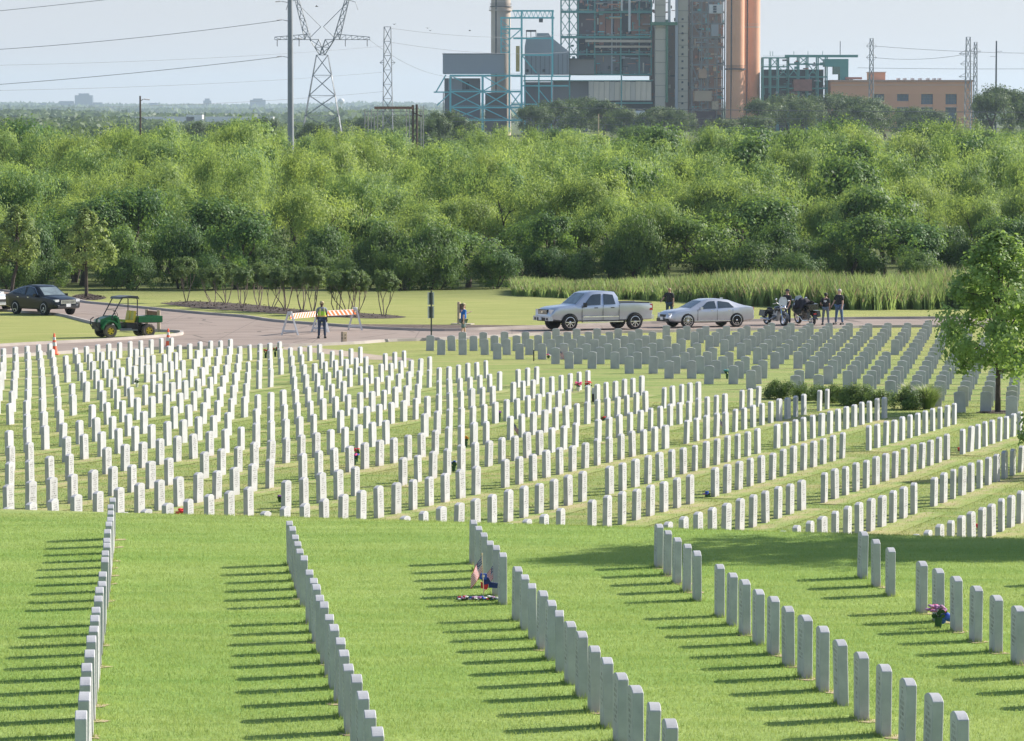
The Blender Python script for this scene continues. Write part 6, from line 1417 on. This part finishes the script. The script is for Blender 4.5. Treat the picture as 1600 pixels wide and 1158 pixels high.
beam(e, 'brace', (815, 86, 0), (838, 114, 0), .45, TEAL); beam(e, 'brace', (815, 45, 0), (796, 62, 0), .4, TEAL); blk(e, 'hoist_motor', 806, 812, 72, 112, -2, 2, M('yellow crane paint', (.50, .38, .12), .6)); blk(e, 'hook_block', 842, 848, 29, 35, -1, 1, DKM)
# hopper building
e = site('hopper_building', 862, 'tall grey hopper building with sloping shoulder', 'building', 8)
mb = MB(); pts = [(PX(x) - e.location.x, PZ(y) - e.location.z) for x, y in ((820, 116), (820, 72), (822, 60), (839, 56), (839, 51), (857, 51), (862, 58), (889, 80), (889, 116))]; mb.prism(pts, 0, 16, plane='XZ'); mb.build('tower_wall', GCLAD, e)
for x in range(823, 889, 7): blk(e, 'wall_rib', x, x + .8, 84, 116, 7.6, 8.1, DCLAD)
for x in (822, 848): blk(e, 'wall_vent', x, x + 4, 108, 112, 7.5, 8.2, DKM)
blk(e, 'annex_wall', 889.5, 929, 92, 116, 10, 24, M('brown grey cladding', (.22, .20, .19), .7, var=.2, scale=.2)); blk(e, 'annex_roof', 888, 930, 90.5, 92, 9, 25, DKM); blk(e, 'roof_pipe', 822, 838, 46, 49, 9, 10, DKM); [blk(e, 'roof_post', x, x + 1, 46, 58, 9, 10, DKM) for x in (822, 829, 837)]
e = site('conveyor_gallery', 920, 'long low gallery of grey then cream stained sheets under the boilers', 'building', 0)
blk(e, 'gallery_wall', 820, 864, 128, 206, 10, 26, DCLAD); blk(e, 'gallery_wall', 865, 919, 126, 206, 11, 26, M('lavender grey cladding', (.25, .24, .25), .7, var=.15, scale=.2)); 
for k in range(12): x = 920 + k * 8.2; blk(e, 'sheet_panel', x, x + 7.8, 127 + (k % 3) * .4, 157, 7, 9, CPAN if k % 4 else M('faded pale sheet', (.56, .50, .42), .7, var=.3, scale=.3))
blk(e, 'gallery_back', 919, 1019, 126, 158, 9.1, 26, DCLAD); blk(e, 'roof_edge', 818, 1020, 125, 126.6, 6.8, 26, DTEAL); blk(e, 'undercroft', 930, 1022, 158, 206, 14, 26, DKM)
for x in (820, 842, 862, 890, 971): beam(e, 'column', (x, 206, 5), (x, 116, 5), .55, TEAL if x < 880 else DTEAL)
for y, a, b in ((119, 800, 892), (134, 815, 888), (163, 800, 864), (161, 930, 1020)): beam(e, 'girder', (a, y, 5), (b, y, 5), .55, TEAL if b < 900 else DTEAL)
for a, b in ((820, 842), (842, 862)): beam(e, 'brace', (a, 140, 5), ((a + b) / 2 + 8, 162, 5), .35, TEAL)
e = site('white_tank', 998, 'white horizontal tank lying before the dark undercroft', 'tank', -6); mb = MB(); r0 = 5 * U
mb.lathe([(.01, -11 * U), (r0 * .7, -10.6 * U), (r0, -9 * U), (r0, 9 * U), (r0 * .7, 10.6 * U), (.01, 11 * U)], 18, (PX(997) - e.location.x, 0, PZ(178) - e.location.z), 'X'); mb.build('tank_shell', WHITEP, e, smooth=40)
for x in (989, 1004): blk(e, 'saddle', x, x + 3, 182, 192, -7, -5, DKM)
for k in range(4): beam(e, 'pipe', (980 + k * 12, 170, -6), (992 + k * 12, 171 + k % 2, -6), .3, WOODP)
# boiler house
def clutter(e, x0, x1, y0, y1, n, d0, d1, mats, seed, mx=7, my=7):
    g = random.Random(seed)
    for k in range(n):
        x = g.uniform(x0, x1); y = g.uniform(y0, y1); w_, h = g.uniform(1, mx), g.uniform(1, my); d = g.uniform(d0, d1); t = g.random()
        if t < .5: blk(e, 'equipment', x, min(x1, x + w_), y, min(y1, y + h), d, d + 3, g.choice(mats))
        elif t < .8: beam(e, 'pipe', (x, y, d), (min(x1, x + w_ * 3), y, d), g.uniform(.2, .6), g.choice(mats))
        else: beam(e, 'pipe', (x, y, d), (x, min(y1, y + h * 3), d), g.uniform(.2, .6), g.choice(mats))
mats = [DKM, GCLAD, DTEAL, RPAN, DUCT, DCLAD, RPAN, M('ochre lagging', (.55, .40, .24), .8, var=.3, scale=.3), TEAL]
e = site('boiler_house', 960, 'open steel boiler house with rust brown panels between teal girders', 'industrial building', 12)
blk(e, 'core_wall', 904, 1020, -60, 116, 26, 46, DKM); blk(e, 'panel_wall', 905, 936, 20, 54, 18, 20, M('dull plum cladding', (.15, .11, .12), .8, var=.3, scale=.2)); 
for k, (a, b) in enumerate(((937, 947), (948, 957), (961, 970), (988, 1001), (1002, 1018))): blk(e, 'rust_panel', a, b, 20, 55, 17, 19, RPAN if k != 4 else M('pale rust panel', (.34, .20, .14), .8, var=.2, scale=.2))
for x in (877, 890, 904, 930, 957, 971, 1000, 1019): beam(e, 'column', (x, 116, 14), (x, -60, 14), .55, DTEAL if x != 957 else GCLAD)
for y in (-20, -2, 17, 57, 84, 116): beam(e, 'girder', (877 if y < 60 else 890, y, 13), (1020, y, 13), 1.0 if y in (17, 57) else .6, DTEAL); beam(e, 'hand_rail', (877 if y < 60 else 890, y - 4, 12.5), (1020, y - 4, 12.5), .15, DTEAL)
beam(e, 'brown_pipe', (915, 63, 12), (1019, 63.5, 12), 1.0, BRK2); beam(e, 'brown_pipe', (930, 72, 13), (1019, 72, 13), .8, BRK2); beam(e, 'steam_pipe', (984, 48, 10), (984, -60, 10), .9, WHITEP); beam(e, 'steam_pipe', (972, 16, 10), (972, -60, 10), .6, WHITEP)
blk(e, 'lower_wall', 929, 969, 84, 114, 16, 20, M('mauve grey cladding', (.22, .21, .22), .7, var=.2, scale=.2)); blk(e, 'lower_wall', 975, 1019, 88, 118, 17, 22, DCLAD)
for a, b in ((877, 890), (890, 904)):
    for k in range(7): y = -50 + k * 20; beam(e, 'brace', (a, y, 14), (b, y + 20, 14), .3, DTEAL); beam(e, 'brace', (b, y, 14), (a, y + 20, 14), .25, DTEAL)
clutter(e, 905, 1018, -8, 56, 60, 11, 16, mats, 31, 9, 5); clutter(e, 905, 1018, -8, 16, 54, 14, 18, mats, 1); clutter(e, 905, 1018, 58, 84, 40, 14, 17, mats, 2); clutter(e, 930, 1018, 86, 116, 34, 13, 16, mats, 3); clutter(e, 892, 930, 60, 90, 16, 13, 18, [DKM, DTEAL], 4); clutter(e, 905, 1018, 46, 56, 20, 13, 16, mats, 14, 5, 4)
e = site('duct_tower', 1050, 'tall beige ducts and pipes rising between boiler house and scaffold tower', 'industrial building', 6)
blk(e, 'duct', 1024, 1040, -60, 182, 6, 14, DUCT); blk(e, 'duct', 1060, 1075, -60, 186, 6, 14, DUCT); blk(e, 'backing_wall', 1019, 1079, 36, 206, 20, 34, M('brown grey wall', (.26, .20, .17), .85, var=.3, scale=.2)); beam(e, 'steam_pipe', (1057, 190, 5), (1057, -60, 5), 1.1, GCLAD); beam(e, 'green_column', (1042, 160, 6), (1042, 30, 6), 1.0, M('green steel', (.07, .20, .12), .6)); blk(e, 'green_landing', 1016, 1058, 34, 39, 4, 8, M('green steel', (.07, .20, .12), .6)); beam(e, 'steam_pipe', (1046, 34, 8), (1046, -60, 8), 1.0, WHITEP)
for k in range(22): blk(e, 'duct_seam', 1023.8 if k % 2 else 1059.8, 1040.2 if k % 2 else 1075.2, -20 + k * 9, -19.6 + k * 9, 5.8, 6, DKM)
for k in range(14): blk(e, 'hatch', 1065, 1068, 28 + k * 11, 31 + k * 11, 5.6, 6, DKM)
clutter(e, 1019, 1079, -10, 190, 110, 14, 19, [RPAN, DKM, DCLAD, DUCT], 5, 5, 6)
e = site('scaffold_tower', 1106, 'scaffold-like steel tower of grey and brown floors left of the brick chimneys', 'industrial building', 4)
frame(e, [1081, 1096, 1106, 1120, 1132], [-40, -20, 0, 18, 36, 58, 73, 101, 138, 172, 206], [4, 18], M('grey structural steel', (.20, .23, .24), .6, var=.2, scale=.1), .45, .4, [(0, 3, 1), (0, 4, 0), (2, 5, 1), (1, 6, 1), (3, 6, 0), (0, 7, 1)], True)
blk(e, 'core_wall', 1080, 1132, -60, 206, 24, 36, M('mottled brown wall', (.22, .16, .13), .85, var=.4, scale=.2)); blk(e, 'white_cabin', 1107, 1128, 7, 21, 0, 6, WHITEP); [blk(e, 'cabin_window', 1113, 1118, y, y + 3, -.3, .1, DKM) for y in (9, 13, 17)]  # core wall is a strongly mottled brown
blk(e, 'brown_box', 1092, 1104, 108, 122, 3, 12, M('light brown sheet', (.42, .28, .19), .8, var=.2, scale=.2)); blk(e, 'brown_box', 1085, 1112, 142, 158, 3, 12, M('tan sheet', (.44, .34, .24), .8, var=.25, scale=.2)); blk(e, 'pale_cabin', 1112, 1122, 158, 172, 1, 7, WOODP); blk(e, 'dark_bay', 1087, 1118, 174, 195, 2, 10, M('maroon bay', (.07, .035, .04), .8)); blk(e, 'grey_box', 1111, 1122, 38, 56, 3, 10, GCLAD)
clutter(e, 1082, 1131, -10, 190, 190, 5, 20, mats + [M('tan sheet', (.44, .34, .24)), GCLAD], 6, 7, 6)
# dark green frame right of the chimneys
e = site('coal_plant_frame', 1260, 'low dark green steel frame plant between chimneys and brick building', 'steel frame', 6)
frame(e, [1192, 1204, 1216, 1232], [90, 104, 120, 136, 206], [4, 12], DTEAL, .5, .4, [(1, 0, 1), (2, 1, 1)], True)
beam(e, 'top_girder', (1226, 87.5, 4), (1340, 87.5, 4), 1.0, DTEAL); frame(e, [1232, 1248, 1262, 1278, 1292], [88, 100, 120, 138, 206], [4, 12], DTEAL, .5, .5, [(0, 1, 1), (1, 0, 1), (2, 1, 1), (3, 0, 0)])
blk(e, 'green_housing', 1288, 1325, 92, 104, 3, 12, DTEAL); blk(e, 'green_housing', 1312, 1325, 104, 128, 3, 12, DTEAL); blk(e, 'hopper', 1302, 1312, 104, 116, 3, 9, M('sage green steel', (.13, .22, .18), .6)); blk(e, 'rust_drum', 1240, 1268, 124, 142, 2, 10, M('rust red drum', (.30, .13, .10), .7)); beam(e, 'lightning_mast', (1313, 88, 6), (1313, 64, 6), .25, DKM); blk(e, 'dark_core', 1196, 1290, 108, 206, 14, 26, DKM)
clutter(e, 1194, 1290, 92, 148, 60, 2, 12, [DTEAL, DKM, GCLAD, RPAN], 8, 7, 5); [beam(e, 'rail_post', (x, 87, 4), (x, 80, 4), .2, DTEAL) for x in (1203, 1207, 1240, 1262, 1285)]
# brick building
e = site('brick_building', 1410, 'long salmon brick building with tall blue grey windows at right', 'building', 0)
WN = [(1400, 1418, 147, 158), (1437.5, 1456, 147, 163), (1475.5, 1493, 147, 165), (1362, 1380, 147, 158), (1475.5, 1493, 168, 203), (1437.5, 1456, 168, 203), (1400, 1418, 168, 203)]
cx0 = [1297, 1362, 1380, 1400, 1418, 1437.5, 1456, 1475.5, 1493, 1517]
blk(e, 'wall', 1297, 1517, 128, 147, 0, 26, BRK)
for a, b in ((1297, 1362), (1380, 1400), (1418, 1437.5), (1456, 1475.5), (1493, 1517)): blk(e, 'wall_pier', a, b, 147, 210, 0, 26, BRK)
for a, b, y0, y1 in WN:
    w_ = blk(e, 'window', a, b, y0, y1, 1.1, 1.5, PGLS); n = 4
for a in (1362, 1400, 1437.5, 1475.5):
    blk(e, 'spandrel', a, a + 18.3, 163 if a > 1430 else 158, 168, .3, 26, BRK); blk(e, 'sill', a - .5, a + 18.8, 167.2, 168, -.2, .4, BRK2)
    for k in range(1, 4): blk(e, 'glazing_bar', a + k * 4.6 - .15, a + k * 4.6 + .15, 147, 203, .8, 1.1, DCLAD)
    for y in (152, 157, 173, 180, 187, 195): blk(e, 'glazing_bar', a, a + 18, y, y + .35, .8, 1.1, DCLAD)
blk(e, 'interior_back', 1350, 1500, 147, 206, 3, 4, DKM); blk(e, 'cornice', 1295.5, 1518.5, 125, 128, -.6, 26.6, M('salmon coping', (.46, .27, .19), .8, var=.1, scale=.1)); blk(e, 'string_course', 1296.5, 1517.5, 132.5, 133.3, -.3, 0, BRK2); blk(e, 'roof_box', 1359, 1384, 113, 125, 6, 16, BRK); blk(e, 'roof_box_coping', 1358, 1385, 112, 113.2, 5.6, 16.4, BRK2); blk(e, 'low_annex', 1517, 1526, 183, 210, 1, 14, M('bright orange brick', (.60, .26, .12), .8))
[blk(e, 'roof_vent', x, x + 4, 122, 125, 3, 8, M('pale rooftop metal', (.6, .6, .6), .4, .4)) for x in (1322, 1328, 1402, 1412, 1424, 1436, 1448, 1458, 1466)]; blk(e, 'pipe_rack', 1320, 1346, 120.5, 124, 2, 4, RPAN)
for k in range(7): beam(e, 'stair_rail', (1519, 150 + k * 5, 0), (1528, 153 + k * 5, 0), .3, M('pale rooftop metal')); 
for x in (1520, 1527): beam(e, 'stair_post', (x, 206, 0), (x, 148, 0), .3, M('pale rooftop metal'))
# birds
for k, (px, py) in enumerate([(495, 10), (616, 38), (668, 44), (734, 48), (672, 48)]):
    p = AT(px, py, 260 + 20 * k); e = empty('bird', p, k * 1., label=f'tiny dark bird in flight, {ordn(k + 1)} from left in the pale sky', cat='bird'); mb = MB(); mb.ell((0, 0, 0), (.12, .035, .03), 5); mb.add([(.04, 0, 0), (-.05, 0, 0), (-.04, .22, .07), (.0, .22, .07)], [(0, 1, 2, 3)]); mb.add([(.04, 0, 0), (-.05, 0, 0), (-.04, -.22, .07), (.0, -.22, .07)], [(3, 2, 1, 0)]); mb.build('body', BLACKP, e)

# ------------------------------------------------------------------ haze
hm = newmat('summer haze'); t = hm.node_tree; out = nd(t, 'ShaderNodeOutputMaterial'); pv = nd(t, 'ShaderNodeVolumePrincipled')
pv.inputs['Density'].default_value = .00007; pv.inputs['Color'].default_value = (.62, .76, .92, 1); pv.inputs['Anisotropy'].default_value = .3; lk(t, pv.outputs[0], out.inputs['Volume'])
mb = MB(); mb.box((0, 6900, 57), (10400, 14200, 190)); o = mb.build('haze', hm, kind='stuff', label='thin summer haze over the whole plain')
